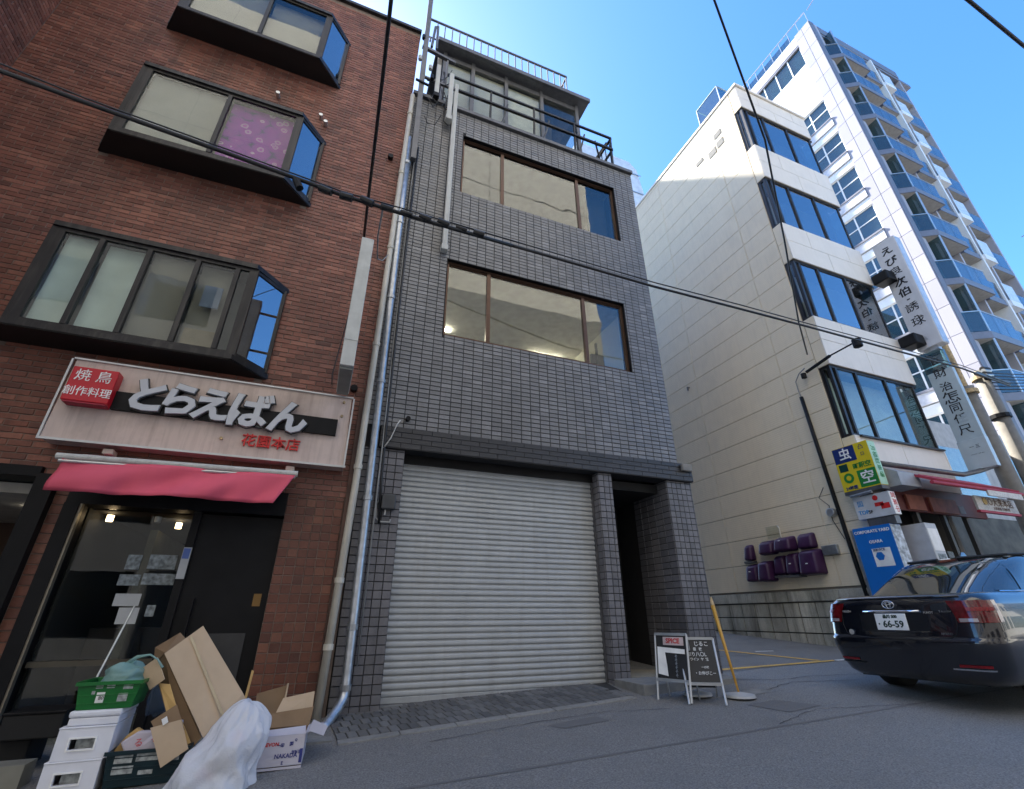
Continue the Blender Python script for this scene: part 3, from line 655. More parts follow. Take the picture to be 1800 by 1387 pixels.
# shop front under the cream building
shp = thing('corner_shop_front', 'dark open shop front with red fascia at the foot of the cream building', 'shop front', (12,6,1))
B(10.3,13.6,6.9,7.0,.8,3.9).build('back_wall', mat('shop_back', (.035,.03,.027), .8), shp)
B(10.3,10.42,5.95,6.9,.8,3.9).build('side_post', mat('post_grey', (.12,.12,.11), .6), shp)
for x in (11.3,12.2,13.0): B(x,x+.09,5.95,6.03,.9,3.55).build('post', mat('post_dark', (.06,.055,.05), .5), shp)
B(10.5,13.7,5.88,5.95,3.4,3.9).build('fascia', mat('red_fascia', (.13,.02,.02), .5), shp)
for x0, x1 in ((10.95,11.5),(11.7,12.6)): B(x0,x1,5.83,5.875,3.42,3.72).build('fascia_panel', mat('terracotta_panel', (.33,.10,.06), .6, var=.25), shp)
B(12.62,12.8,5.82,5.828,3.44,3.6).build('white_notice', m_paper, shp)
for x in (11.55,11.75): B(x,x+.1,6.2,6.24,1.6,2.9).build('white_banner', mat('banner_white', (.4,.4,.35), .8), shp)
B(12.35,12.7,6.2,6.25,2.2,2.7).build('menu_photo', m_paper2, shp)
a2 = thing('retracted_awning', 'retracted dark red awning above the corner shop front', 'awning', (12,5.2,3.8))
m_crim = mat('crimson_cloth', (.38,.035,.06), .7, var=.15); MB().prism([(5.75,4.12),(5.05,3.76),(5.02,3.80),(5.72,4.16)], 10.55, 13.3, 'x').build('canopy', m_crim, a2)
B(12.05,13.25,5.0,5.03,3.60,3.72).build('white_edge', m_wht, a2)
MB().tube([(9.98+.4,5.03,3.72),(13.35,5.03,3.73)], .035, 10).build('front_bar', m_crim, a2)
mn = thing('menu_board', 'long white menu board with rows of lettering under the red awning', 'sign', (12.6,5.2,3.4))
MB().hexa([(11.95,5.2,3.36),(13.35,5.2,3.36),(13.35,5.24,3.36),(11.95,5.24,3.36),(11.95,5.2,3.64),(13.35,5.2,3.64),(13.35,5.24,3.64),(11.95,5.24,3.64)]).build('board', m_wht, mn)
m_brn = mat('brown_print', (.16,.08,.04), .8); m_gold = mat('gold_print', (.5,.33,.08), .6)
text('川○大来本店', .18, (12.7,5.196,3.53), (1,0,0), (0,0,1), m_brn, 'lettering', mn, .001)
text('大衆酒場 名物料理', .07, (12.75,5.196,3.41), (1,0,0), (0,0,1), m_brn, 'small_lettering', mn, .001)
MB().tube([(12.25,5.199,3.54),(12.25,5.19,3.54)], .07, 16).build('gold_crest', m_gold, mn)
B(11.95,13.37,5.19,5.25,3.31,3.355).build('red_edge', m_crim, mn)
# small grey hood sign
tag(MB().prism([(5.35,3.72),(5.35,3.98),(5.6,4.12),(5.75,4.12),(5.75,3.72)], 10.05, 10.68, 'x').build('sign_hood', mat('hood_grey', (.33,.34,.36), .5)), 'plain grey hood between the green parking sign and the red awning', 'hood')

# ---------------------------------------------------------------- signs by the cream corner
m_y = mat('sign_yellow', (.72,.55,.02), .4, var=.03); m_gr = mat('sign_green', (.015,.22,.04), .4, var=.03); m_nv = mat('sign_navy', (.01,.03,.16), .4)
m_pg = mat('sign_side_green', (.42,.68,.50), .5); m_wp = mat('white_print', (.85,.85,.83), .6); m_blu = mat('sign_blue', (.01,.16,.55), .35, var=.04)
m_redp = mat('red_print', (.6,.02,.02), .5); m_bk = mat('black_print', (.012,.012,.014), .6); m_bl2 = mat('blue_print_light', (.05,.28,.6), .5)
SX = 9.70
def TX(body, size, y, z, m, par, name='lettering', x=SX, sx=1, off=0, ext=.002):   # lettering on a face that looks towards -X
    return text(body, size, (x-.001,y,z), (0,-1,0), (0,0,1), m, name, par, ext, off, sx=sx)
ps = thing('parking_sign', 'yellow, navy and green parking sign box with two white kanji panels', 'sign', (9.8,5.85,3.7))
B(SX,SX+.22,5.50,6.22,3.73,4.62).build('sign_box', m_y, ps, bevel=.004)
B(SX+.004,SX+.216,5.494,5.499,3.74,4.61).build('side_face', m_pg, ps)
B(SX+.0,SX+.22,5.50,6.22,3.66,3.727).build('lower_trim', m_greym, ps)
B(SX-.003,SX-.0005,5.77,6.21,4.30,4.61).build('navy_panel', m_nv, ps); B(SX-.003,SX-.0005,5.505,5.86,3.75,4.08).build('green_panel', m_gr, ps)
B(SX-.003,SX-.0005,6.0,6.17,4.12,4.27).build('dark_panel', mat('dark_green', (.005,.05,.04), .4), ps)
TX('虫', .25, 5.98, 4.45, m_wp, ps, 'white_character', SX-.003, off=.004); TX('空', .27, 5.68, 3.91, m_wp, ps, 'white_character', SX-.003, off=.004)
TX('凸', .11, 5.64, 4.52, m_nv, ps); TX('口', .08, 5.64, 4.38, m_nv, ps); TX('町駅空', .12, 5.72, 4.17, m_gr, ps, off=.003); TX('24時間', .08, 6.04, 3.78, m_nv, ps, off=.002)
MB().tube([(SX-.0005,6.04,3.98),(SX-.004,6.04,3.98)], .10, 20).build('round_mark', m_gr, ps); MB().tube([(SX-.004,6.04,3.98),(SX-.006,6.04,3.98)], .05, 16).build('round_mark_centre', m_y, ps)
text('月極駐車場', .13, (SX+.11,5.492,4.2), (0,0,-1), (1,0,0), m_gr, 'side_lettering', ps, .001)
wr = thing('white_red_sign', 'white sign box with red and pale blue marks below the parking sign', 'sign', (9.8,5.8,3.4))
B(SX+.05,SX+.22,5.46,6.14,3.17,3.60).build('sign_box', mat('sign_greywhite', (.55,.57,.6), .45), wr, bevel=.004)
X2 = SX+.05
MB().tube([(X2-.0005,5.72,3.52),(X2-.003,5.72,3.52)], .05, 16).build('red_dot', m_redp, wr)
B(X2-.003,X2-.0005,5.50,5.66,3.30,3.40).build('red_mark', m_redp, wr); B(X2-.003,X2-.0005,5.6,5.76,3.36,3.43).build('red_mark', m_redp, wr)
TX('図', .12, 6.02, 3.45, m_bl2, wr, x=X2); TX('TOP', .10, 6.0, 3.29, m_bl2, wr, x=X2, off=.003); TX('5F', .08, 5.87, 3.28, m_bk, wr, x=X2, off=.002)
B(X2+.002,X2+.165,5.452,5.459,3.18,3.59).build('side_face', m_wp, wr); text('営業中', .13, (X2+.085,5.451,3.4), (0,0,-1), (1,0,0), m_redp, 'side_lettering', wr, .001)
B(X2+.02,X2+.16,5.5,6.0,3.02,3.165).build('base_box', m_greym, wr)
MB().tube([(X2-.06,6.12,3.62),(X2-.06,5.7,3.64)], .028, 10).build('lamp_tube', m_galv, wr)
bs = thing('blue_sign_panel', 'tall bright blue panel with white lettering beside the black car', 'sign', (9.8,5.9,1))
B(SX,SX+.3,5.60,6.30,.95,3.02).build('panel_box', m_blu, bs, bevel=.004)
B(SX+.004,SX+.296,5.592,5.599,.96,3.01).build('side_face', mat('side_photo', (.45,.5,.55), .5, var=.6, scale=14), bs)
TX('CORPORATE YARD', .075, 5.95, 2.93, m_wp, bs, off=.002); TX('OSARA', .075, 5.93, 2.74, m_wp, bs, off=.002)
B(SX-.003,SX-.0005,5.72,6.05,2.30,2.62).build('white_picture', m_wp, bs); TX('SERVICE', .06, 5.92, 2.59, m_nv, bs, x=SX-.003, off=.001)
MB().tube([(SX-.0035,5.93,2.48),(SX-.005,5.93,2.48)], .08, 6).build('blue_mark', m_blu, bs)
B(SX+.02,SX+.28,6.301,6.36,.95,3.0).build('frame_side', m_galv, bs)
vm = thing('white_cabinet', 'white upright cabinet with a printed notice behind the blue panel', 'cabinet', (10.6,5.6,1))
B(10.42,10.75,5.42,5.85,.95,3.05).build('cabinet_body', mat('cabinet_white', (.5,.52,.55), .5), vm, bevel=.01)
B(10.44,10.73,5.412,5.419,2.55,2.95).build('paper', m_wp, vm); B(10.48,10.7,5.412,5.419,2.28,2.5).build('barcode_print', m_paper2, vm)
# pipe and cables on the corner
cp = MB(); cp.tube([(9.93,6.66,6.1),(9.93,6.62,4.4),(9.93,6.56,2.1),(9.93,6.5,.8)], .042, 8)
tag(cp.build('black_conduit', m_blackm, smooth=True), 'thick black conduit running down the cream side wall beside the signs', 'conduit')
cp = MB(); cp.tube([(9.93,6.66,6.1),(9.93,6.68,6.3),(9.9,6.66,6.5),(9.85,6.5,6.62),(9.8,6.3,6.66)], .013, 6); tag(cp.build('grey_cable', m_wireg), 'grey cable looping from the black conduit up to the bracket', 'cable')
bk = thing('lamp_bracket', 'black bracket arm with round fittings on the cream corner', 'bracket', (9.8,6,6.6))
MB().bar((9.9,6.35,6.6),(9.85,5.7,6.68),.05).build('arm', m_blackm, bk); MB().bar((9.85,5.7,6.68),(9.85,5.15,6.7),.025).build('arm', m_blackm, bk)
for y, z, r in ((6.4,6.52,.06),(5.1,6.66,.09)):
    MB().tube([(9.85,y,z-r),(9.85,y,z+r)], r, 10).build('round_fitting', m_blackm, bk, bevel=.01)
bl = thing('white_meter', 'small white meter beside the black conduit', 'meter', (9.9,6.9,3.6)); MB().tube([(9.99,6.75,3.45),(9.86,6.75,3.45)], .09, 12).build('meter_case', m_alu, bl, bevel=.015)
tag(MB().tube([(9.97,6.8,4.0),(9.95,6.95,3.8),(9.95,6.78,3.6),(9.96,6.8,3.3),(9.95,6.66,2.9)],.008,5).build('thin_cable', m_wire), 'thin black cable sagging beside the white meter', 'cable')
# tall white sign columns
m_sgn = mat('white_acrylic', (.60,.61,.64), .35, var=.04, dirt=.15); m_sgs = mat('sign_side_blue', (.42,.50,.62), .2)
v1 = thing('white_column_sign', 'upper tall white column sign with black brush characters', 'sign', (13.5,5.4,7.5))
x0 = 13.4
B(x0,x0+.28,5.14,5.70,7.53,10.98).build('sign_box', m_sgn, v1, bevel=.012); B(x0+.02,x0+.26,5.132,5.139,7.56,10.95).build('side_face', m_sgs, v1)
B(x0+.06,x0+.22,5.3,5.6,7.44,7.525).build('lower_box', m_alu, v1)
for z, c, s_ in ((10.62,'え',.27),(10.25,'び',.27),(9.91,'良',.27),(9.55,'次',.27),(9.22,'伯',.27),(9.0,'-',.2),(8.72,'誘',.27),(8.5,'..',.2),(8.29,'球',.27)):
    TX(c, s_, 5.42, z, m_bk, v1, 'character', x0, 1.15, .002 if c in '良誘球' else .007)
TX('品', .12, 5.45, 7.78, m_alu, v1, 'faint_character', x0)
for z in (9.62,7.6): MB().box(13.0,13.4,5.45,5.84,z,z+.30).build('bracket', m_blackm, v1, bevel=.03)
v2 = thing('lower_column_sign', 'lower pale column sign with tangled black characters and clear panels', 'sign', (13.6,5.5,4.4))
x0 = 13.6
B(x0,x0+.12,5.28,5.80,5.15,6.95).build('sign_box', mat('pale_blue_acrylic', (.42,.50,.53), .35, var=.05), v2, bevel=.006)
B(x0+.01,x0+.1,5.30,5.82,6.955,7.45).build('clear_panel', m_glasst, v2); B(x0-.05,x0+.09,5.26,5.80,4.45,5.14).build('lower_panel', mat('pale_blue_acrylic2', (.45,.53,.56), .3, var=.05), v2, bevel=.006)
for z, c, s_ in ((7.2,'日',.2),(6.87,'財',.26),(6.5,'治',.24),(6.2,'怎',.33),(5.93,'同',.24),(5.66,'任',.24),(5.38,'尺',.26)): TX(c, s_, 5.54, z, m_bk, v2, 'character', x0, 1.1, .002)
TX('一 三', .09, 5.5, 4.95, m_bk, v2, 'small_lettering', x0-.05); TX('一一 ーー', .06, 5.5, 4.78, m_bk, v2, 'small_lettering', x0-.05)
# ---------------------------------------------------------------- utility poles
m_pole = mat('concrete_pole', (.20,.185,.16), .85, var=.12, scale=8, stain=.6, stcol=(.09,.08,.07), bump=.3)
m_rust = mat('rusty_sleeve', (.45,.33,.18), .8, var=.4, scale=20)
def upole(x, y, ztop, lab, twists):
    p = thing('utility_pole', lab, 'utility pole', (x,y,.9), group='concrete utility poles')
    MB().tube([(x,y,.9),(x+.02,y,ztop)], [.2,.15], 16).build('shaft', m_pole, p, smooth=True)
    for z in twists: MB().tube([(x,y,z-.05),(x,y,z+.05)], .21, 14).build('band', m_rust if z > 6 else m_blackm, p)
    return p
u1 = upole(14.35,5.5,6.6,'left utility pole with rusty upper sleeve behind the lower column sign',[6.45])
MB().tube([(14.35,5.5,6.6),(14.3,5.5,8.2)], .07, 10).build('top_pipe', m_rust, u1)
u2 = upole(15.5,5.55,7.3,'right utility pole where many wires meet',[7.1,6.0])
for k in range(5): MB().tube([(15.35,5.4,7.0+k*.07),(15.6,5.38,7.05+k*.06)], .06, 8).build('insulator', m_galv if k % 2 else m_blackm, u2)
MB().bar((14.9,5.4,7.05),(16.4,5.4,7.05),.07).build('crossarm', m_greym, u2)
# ---------------------------------------------------------------- cables
def cable(pts, r, lab, name='cable', m=None, wrap=0, sag=0, grp=None):
    if sag:
        a, b = Vector(pts[0]), Vector(pts[-1]); pts = [a.lerp(b, t/24)-Vector((0,0,sag*4*(t/24)*(1-t/24))) for t in range(25)]
    mb = MB().tube(pts, r, 7)
    return tag(mb.build(name, m or m_wire, smooth=True), lab, 'cable', grp)
c1 = [(-4,3,5.02),(-2.49,3,4.82),(-2.01,3,4.76),(-1.12,3,4.67),(-.28,3,4.575),(.27,3,4.555),(1.2,3,4.545),(2.76,3,4.53),(3.91,3,4.555),(4.96,3,4.575),(6.4,3.02,4.61),(8.1,3.05,4.66),(9.7,3.2,4.74),(15.6,5.4,7.0)]
cable(c1[:7], .017, 'thick black cable crossing the brick building and window bays', 'street_cable')
cable(c1[6:], .013, 'black cable continuing past the cream building to the utility pole', 'street_cable')
cable([(x,y-.02,z+.03+.012*math.sin(x*7)) for x,y,z in c1[:-1]], .006, 'thin wire lashed along the thick street cable', 'street_cable')
j = thing('cable_joint', 'black taped cable joint where the street cables cross', 'cable joint', (.25,3,4.56))
for k in range(9):
    x = -.45+k*.16; random.seed(k); MB().tube([(x,3,4.575+random.uniform(-.01,.02)),(x+.1,2.99,4.56)], random.uniform(.022,.034), 8).build('tape_wrap', m_wire, j, bevel=.006)
MB().tube([(-.62,3,4.6),(-.58,3,4.52)], .03, 8).build('small_box', m_blackm, j)
cable([(-.10,6.3,6.75),(-.12,5,6.62),(-.15,3.1,6.55),(-.17,2.4,6.58),(-.2,0,6.8),(-.3,-6,7.4)], .020, 'black cable crossing overhead from the white vertical sign', 'overhead_cable')
cable([(-.10,6.3,6.75),(-.10,6.34,6.2),(-.16,6.34,5.4),(-.22,6.34,4.6),(-.2,6.33,4.45)], .008, 'thin cable dropping down the brick wall left of the white sign', 'drop_cable')
cable([(.05,3,4.56),(.05,3.4,4.62),(.1,4.4,5.2),(.2,5.6,6.2),(.3,6.25,6.9)], .007, 'thin wire rising from the cable joint to the pipes', 'drop_cable', m_wireg)
cable([(9.9,6.2,7.0),(8.6,5.35,7.05),(7.0,4.15,7.6),(5.6,3.1,8.35),(3.6,2.0,9.6),(1,.5,11.4)], .016, 'black cable slanting overhead in front of the cream building', 'overhead_cable')
cable([(3,.62,7.12),(5.14,.63,7.0),(6.19,.66,7.0),(9,.7,7.1)], .017, 'short black cable crossing the top right sky', 'overhead_cable')
random.seed(11)
for k in range(6):
    a = (15.5,5.4,6.7+.1*k); b = (21+k*.5, 3.2+.25*k, 7.6+.22*k); cable([a,b], .013, ('lowest','second','third','fourth','fifth','topmost')[k]+' of the six black wires fanning right from the utility pole', 'pole_wire', sag=.25, grp='wires at the utility pole')
cable([(40,9.2,24.0),(60,7,40)], .03, 'faint thin wire right of the white tower', 'distant_wire', m_wireg, sag=1.2)

# ---------------------------------------------------------------- white tower
tw = thing('white_tower', 'tall white apartment tower with rows of glass balconies', 'building', (31,12,.9))
m_twt = tile_mat('tower_column_tile', [(.30,.29,.33),(.35,.34,.38)], .55, .12, (.25,.24,.27), .4, .1)
q = MB(); q.box(27.03,27.9, 9.48,10.6, .9,40.4); q.build('corner_column', m_steel, tw)
tiles(tw, 'column_tile', m_twt, (27.03,10.6,0), (0,-1,0), (0,0,1), 0, 1.12, 2.3, 40.4, .56, 1.625, gap=.02, th=.03, maxn=300, rnd=.001)
B(27.05,27.5,9.44,9.48,.9,40.4).build('column_edge', m_tgrey, tw)
FL0, PIT = 4.0, 3.25
q = MB()
q.box(27.25,36.6, 10.62,20, .9,39.4)
q.build('core', m_twhite, tw)
q = MB(); q.box(27.1,27.24,10.62,18,33.7,37.2); q.box(27.1,27.24,10.62,18,39.5,40.4); q.build('side_wall', m_twhite, tw)
B(27.04,27.24,10.61,18,39.4,39.49).build('roof_band', m_steel, tw)
def tw_glass(y0, y1, z0, z1, x=27.16, nm=2, tr=True):
    f = MB(); f.box(x,x+.06,y0,y1,z0,z0+.06); f.box(x,x+.06,y0,y1,z1-.06,z1)
    w = f.build('window', m_twhite, tw)
    for i in range(nm+1):
        y = y0+(y1-y0)*i/nm; B(x-.01,x+.05,max(y0,y-.04),min(y1,y+.04),z0+.06,z1-.06).build('mullion', m_twhite, w)
        if i < nm: yb = y0+(y1-y0)*(i+1)/nm; B(x+.02,x+.03,y+.04,yb-.04,z0+.06,z1-.06).build('pane', m_glasst, w)
    if tr: B(x-.015,x+.045,y0,y1,z0+(z1-z0)*.52,z0+(z1-z0)*.52+.06).build('transom', m_twhite, w)
    return w
tw_glass(10.65,14.9,37.25,39.35, nm=4, tr=False)
m_ledge = mat('tower_ledge', (.55,.55,.58), .6)
for k in range(10):
    zt = 33.1-3.25*k; zb = zt-1.95
    if zb < 6: break
    tw_glass(10.65,12.9,zb,zt, 27.16, 2)
    B(26.95,27.24,10.61,13.4,zb-.75,zb-.05).build('ledge', m_ledge, tw); B(26.9,27.24,10.61,13.4,zb-.16,zb-.051).build('ledge_slot', m_tgrey, tw)
    B(27.12,27.24,13.0,18,zb-1.25,zt+.1).build('side_wall', m_twhite, tw)
    B(27.05,27.24,10.61,13.4,zt,zt+.5).build('head_band', m_twhite, tw)
# front with balconies
dX = [27.5, 31.05, 32.9, 34.2, 36.6]
B(27.06,38.0,9.50,20,39.2,39.5).build('roof_slab', m_tgrey, tw); B(27.9,36.6,9.46,9.6,39.5,40.3).build('parapet', m_tgrey, tw)
q = MB()
for i, x in enumerate(dX[1:]): q2 = B(x-.09,x+.09,9.52 if i != 1 else 9.3,10.62,.9,39.2).build('fin_wall', m_steel if i != 1 else m_twhite, tw)
for k in range(11):
    z = 36.5-PIT*k
    if z < 3: break
    s = MB().prism([(27.52,9.5),(28.3,9.02),(30.96,9.02),(30.96,10.62),(27.52,10.62)], z-.38, z); s.build('balcony_slab', m_tgrey, tw)
    MB().prism([(27.56,9.56),(28.3,9.08),(30.9,9.08),(30.9,10.6),(27.56,10.6)], z-.39, z-.381).build('soffit', m_soffit, tw)
    B(31.14,32.8,9.35,10.62,z-.38,z).build('balcony_slab', m_tgrey, tw); B(31.14,32.8,9.38,10.6,z-.39,z-.381).build('soffit', m_soffit, tw)
    B(32.99,34.1,9.2,10.62,z-.38,z).build('balcony_slab', m_twhite, tw); B(34.3,36.5,9.5,10.62,z-.38,z).build('balcony_slab', m_tgrey, tw); B(34.3,36.5,9.52,10.6,z-.39,z-.381).build('soffit', m_soffit, tw)
    s = MB()
    zg = z+1.15; MB().sheet([(27.58,9.47,z+.03),(28.3,9.05,z+.03),(28.3,9.05,zg),(27.58,9.47,zg)], .015, (.5,.86,0)).build('glass_panel', m_glasst, tw)
    for a, b in ((28.33,29.18),(29.21,30.06),(30.09,30.93)): B(a,b,9.04,9.055,z+.03,zg).build('glass_panel', m_glassd, tw)
    for a, b in ((31.17,31.95),(31.98,32.78)): B(a,b,9.37,9.385,z+.03,zg).build('glass_panel', m_glassd, tw)
    B(33.0,34.08,9.21,9.23,z-.35,zg).build('white_panel', mat('milk_glass', (.62,.66,.68), .25) if k == 0 else bpy.data.materials['milk_glass'], tw)
    for a, b in ((34.32,35.4),(35.43,36.48)): B(a,b,9.51,9.525,z+.03,zg).build('glass_panel', m_glassd, tw)
    r_ = MB(); r_.bar((27.58,9.46,zg+.02),(28.3,9.04,zg+.02),.04); r_.bar((28.3,9.045,zg+.021),(30.95,9.045,zg+.021),.04); r_.build('handrail', m_alu, tw)
    B(28.27,28.33,9.03,9.09,z,z+2.85).build('glass_screen_post', m_alu, tw); B(28.29,28.31,9.1,10.6,z+.05,z+2.8).build('glass_screen', m_glasst, tw)
    for a, b in ((27.7,28.2),(28.45,29.9),(31.2,32.7),(34.4,36.4)): B(a,b,10.55,10.6,z+.05,z+2.3).build('balcony_door', m_glassb, tw)
    for a, b in ((28.45,29.9),(31.2,32.7)): B(a,b,10.605,10.61,z+.05,z+2.3).build('door_curtain', m_blind, tw)
# roof rail of the tower
q = MB(); q.bar((27.1,9.5,41.6),(27.1,18,41.6),.06); 
for i in range(12): q.bar((27.1,9.5+i*.75,40.4),(27.1,9.5+i*.75,41.6),.04)
q.build('roof_railing', m_galv, tw); B(27.2,27.25,11,17,40.4,41.2).build('roof_screen', m_glasst, tw)
B(31.4,31.9,9.6,10.2,40.3,40.9).build('roof_box', m_twhite, tw); MB().bar((27.1,9.3,41.5),(27.1,4.6,43.2),.05).build('davit_arm', m_galv, tw)
# glazed box on the cream roof
rb = thing('roof_glass_box', 'small glass box on the roof edge of the cream building', 'roof box', (10.6,6.9,16.8))
f = MB()
for x in (10.2,11.0):
    for y in (6.55,7.5): f.bar((x,y,16.8),(x,y,17.9),.03)
for y in (6.55,7.5): f.bar((10.2,y,17.9),(11.0,y,17.9),.03)
for x in (10.2,11.0): f.bar((x,6.55,17.9),(x,7.5,17.9),.03)
f.build('frame', m_alu, rb)
B(10.2,10.21,6.57,7.48,16.85,17.88).build('glass_side', m_glasst, rb); B(10.22,10.98,6.55,6.56,16.85,17.88).build('glass_side', m_glasst, rb)
B(10.35,10.75,6.9,7.4,16.8,17.4).build('air_unit', m_conc, rb)
# building wrapped in white mesh, far behind
wm = thing('meshed_building', 'distant building top wrapped in white mesh between the grey and cream buildings', 'building', (23,30,1))
m_mesh = mat('white_mesh', (.55,.57,.62), .9, var=.12, scale=1.2, stain=.3, stcol=(.3,.32,.36))
MB().prism([(20,0),(28.4,0),(28.6,44),(27.9,49),(27.0,50),(20,50.3)], 30, 38, 'y').build('mesh_wrap', m_mesh, wm)
for z in range(36,50,3): B(19.9,28.3,29.9,29.96,z,z+.12).build('scaffold_rail', m_galv, wm)
# unseen taller block, added behind the row to throw the shadow on the cream wall
rbk = thing('rear_shadow_block', 'unseen tall block added behind the row to shade the cream wall', 'building', (-7,26,1))
B(-22,3.6,28.0,40,0,36.0).build('wall', mat('shadow_block_wall', (.3,.29,.27), .8, stain=.3), rbk)
for zf in range(3,35,3):
    B(-21,3.0,27.94,27.99,zf,zf+1.5).build('window', m_glassd, rbk)
# ---------------------------------------------------------------- other side of the street (seen in the window reflections)
m_opp = mat('opposite_wall', (.46,.42,.35), .8, var=.05, stain=.15, dirt=.2)
ob = thing('opposite_building', 'beige office block across the street, mirrored in the grey building windows', 'building', (-3,-10,0))
B(-26,13.7,-16,-7,17.5,33).build('upper_wall', m_opp, ob); B(-26,13.7,-16,-6.9,-1,17.49).build('lower_wall', mat('opposite_lower_shade', (.13,.125,.12), .7, dirt=.3), ob)  # lower wall coloured dark in place of shade, keeps lower reflections dim
for zf in (16.5,20,23.5,27):
    B(-25,13.69,-6.995,-6.985,zf+2.7,zf+2.74).build('wall_joint', m_bay, ob)
for x in (-18,-9,0,6.5): B(x,x+.03,-6.994,-6.984,17.6,32.9).build('wall_joint', m_bay, ob)
for zf in (1,4.5,8,12):
    for i in range(9): B(-24+i*4,-21.6+i*4,-6.89,-6.86,zf,zf+1.9).build('window', m_glassd, ob)
ob2 = thing('low_opposite_building', 'low pale building across the street to the right', 'building', (24,-9,0))
B(13,40,-15,-8.5,-1,9).build('wall', mat('pale_opposite', (.42,.41,.38), .8, dirt=.2), ob2)
for zf in (2,5.5):
    for i in range(7): B(14+i*3.5,16.2+i*3.5,-8.49,-8.46,zf,zf+1.8).build('window', m_glassd, ob2)
# neighbours further along on this side
nb = thing('far_right_building', 'low grey building past the utility poles at the right edge', 'building', (20,8,1))
B(14.4,26.8,7.2,14,.5,6.6).build('wall', mat('neighbour_wall', (.45,.45,.44), .75, dirt=.2), nb)
B(14.35,26.8,7.0,7.19,.5,3.8).build('lower_front', mat('neighbour_low', (.08,.075,.06), .7, var=.5, scale=3), nb)
for i in range(3): B(15.5+i*3,17.6+i*3,7.16,7.19,4.4,5.8).build('window', m_glass, nb)
# ---------------------------------------------------------------- restaurant sign and awning
m_sbox = mat('sign_cream_face', (.58,.47,.42), .45, var=.05, scale=2, stain=.6, stcol=(.27,.20,.17), dirt=.6)
rs = thing('restaurant_sign', 'long cream sign box with big white brush letters above the pink awning', 'sign', (-1.4,6.2,3.3))
MB().hexa([(-2.95,6.15,3.24),(.12,6.15,3.24),(.12,6.38,3.24),(-2.95,6.38,3.24),(-2.93,6.15,4.2),(.09,6.15,4.2),(.09,6.38,4.2),(-2.93,6.38,4.2)]).build('sign_box', m_sbox, rs, bevel=.004)
q = MB(); q.box(-2.97,.14,6.13,6.155,3.225,3.25); q.box(-2.95,.11,6.13,6.155,4.19,4.21); q.box(-2.97,-2.95,6.13,6.155,3.25,4.19); q.box(.11,.13,6.13,6.155,3.25,4.19); q.build('metal_edge', m_alu, rs)
B(-2.44,-.04,6.10,6.148,3.63,3.85).build('black_bar', m_blackm, rs)
m_let = mat('letter_white', (.50,.52,.56), .4, var=.04); m_letb = mat('letter_back', (.03,.03,.03), .5)
for ch, x, z, s in (('と',-2.13,3.80,.44),('ら',-1.80,3.80,.44),('え',-1.47,3.79,.44),('ば',-1.07,3.77,.48),('ん',-.62,3.75,.46)):
    text(ch, s, (x,6.099,z), (1,0,-.0), (.10,0,1), m_letb, 'letter_back', rs, .012, .030, sx=.98); text(ch, s, (x,6.073,z), (1,0,0), (.10,0,1), m_let, 'letter', rs, .014, .017, sx=.98)
m_redb = mat('sign_red', (.50,.008,.02), .35, var=.05)
B(-2.86,-2.44,6.0,6.148,3.64,4.05).build('red_box', m_redb, rs, bevel=.012); B(-2.84,-2.46,6.01,6.14,3.625,3.639).build('red_box_bottom', m_crim, rs)
text('焼 鳥', .15, (-2.65,5.999,3.94), (1,0,0), (0,0,1), m_wp, 'red_box_lettering', rs, .002, .0); text('創作料理', .118, (-2.65,5.999,3.75), (1,0,0), (0,0,1), m_wp, 'red_box_lettering', rs, .002, .0, sx=.92)
text('花園本店', .165, (-.76,6.147,3.44), (1,0,0), (0,0,1), m_redp, 'red_lettering', rs, .012, .0015, sx=1.0)
for x, z in ((.0,4.12),(.0,3.92),(-1.3,3.44)): MB().tube([(x,6.15,z),(x,6.125,z)], .018, 8).build('bolt', m_rust, rs)
m_pink = mat('pink_canvas', (.68,.10,.16), .75, var=.06, scale=3, stain=.15, stcol=(.5,.07,.11), dirt=.15)
aw = thing('pink_awning', 'faded pink canvas awning rolled out over the dark restaurant entrance', 'awning', (-1.6,5.95,2.9))
MB().tube([(-2.63,5.9,2.995),(-.38,5.9,3.03)], .034, 12).build('front_rail', m_duct, aw)
MB().tube([(-2.60,5.9,2.95),(-.40,5.9,2.985)], .018, 10).build('lower_rail', m_alu, aw)
vs = []; fs = []; nx, ny = 60, 8
for j in range(ny+1):
    t = j/ny
    for i in range(nx+1):
        s = i/nx; x = -2.57+(2.17-.17*t)*s-.04*t*(1-s); z = 2.975-.335*t+.03*s*(1-t)+.02*s*t
        y = 5.88+t*(.030*math.sin(s*17+2*math.sin(s*5)+t)+.016*math.sin(s*41+t*3))-.03*t+.035*math.sin(9*s+6*t)*math.exp(-3*s)+.03*math.sin(14*(s-.55)+5*t)*math.exp(-20*(s-.6)**2); vs.append((x,y,z))
for j in range(ny):
    for i in range(nx): a = j*(nx+1)+i; fs.append((a,a+1,a+nx+2,a+nx+1))
o = MB().add(vs, fs).build('valance', m_pink, aw, smooth=True); md = o.modifiers.new('solid','SOLIDIFY'); md.thickness = .004
o = MB().add([(-2.57,5.9,3.01),(-.42,5.9,3.05),(-.46,6.34,3.16),(-2.52,6.34,3.12)], [(0,1,2,3)]).build('top_canvas', m_pink, aw); md = o.modifiers.new('solid','SOLIDIFY'); md.thickness = .004
for x in (-2.42,-.62):
    MB().bar((x,6.36,3.14),(x,5.92,3.02),.03,.04).build('arm', m_duct, aw)
for x in (-2.35,-.5): B(x-.05,x+.05,6.2,6.34,3.14,3.20).build('wall_bracket', m_pvc, aw, bevel=.01)
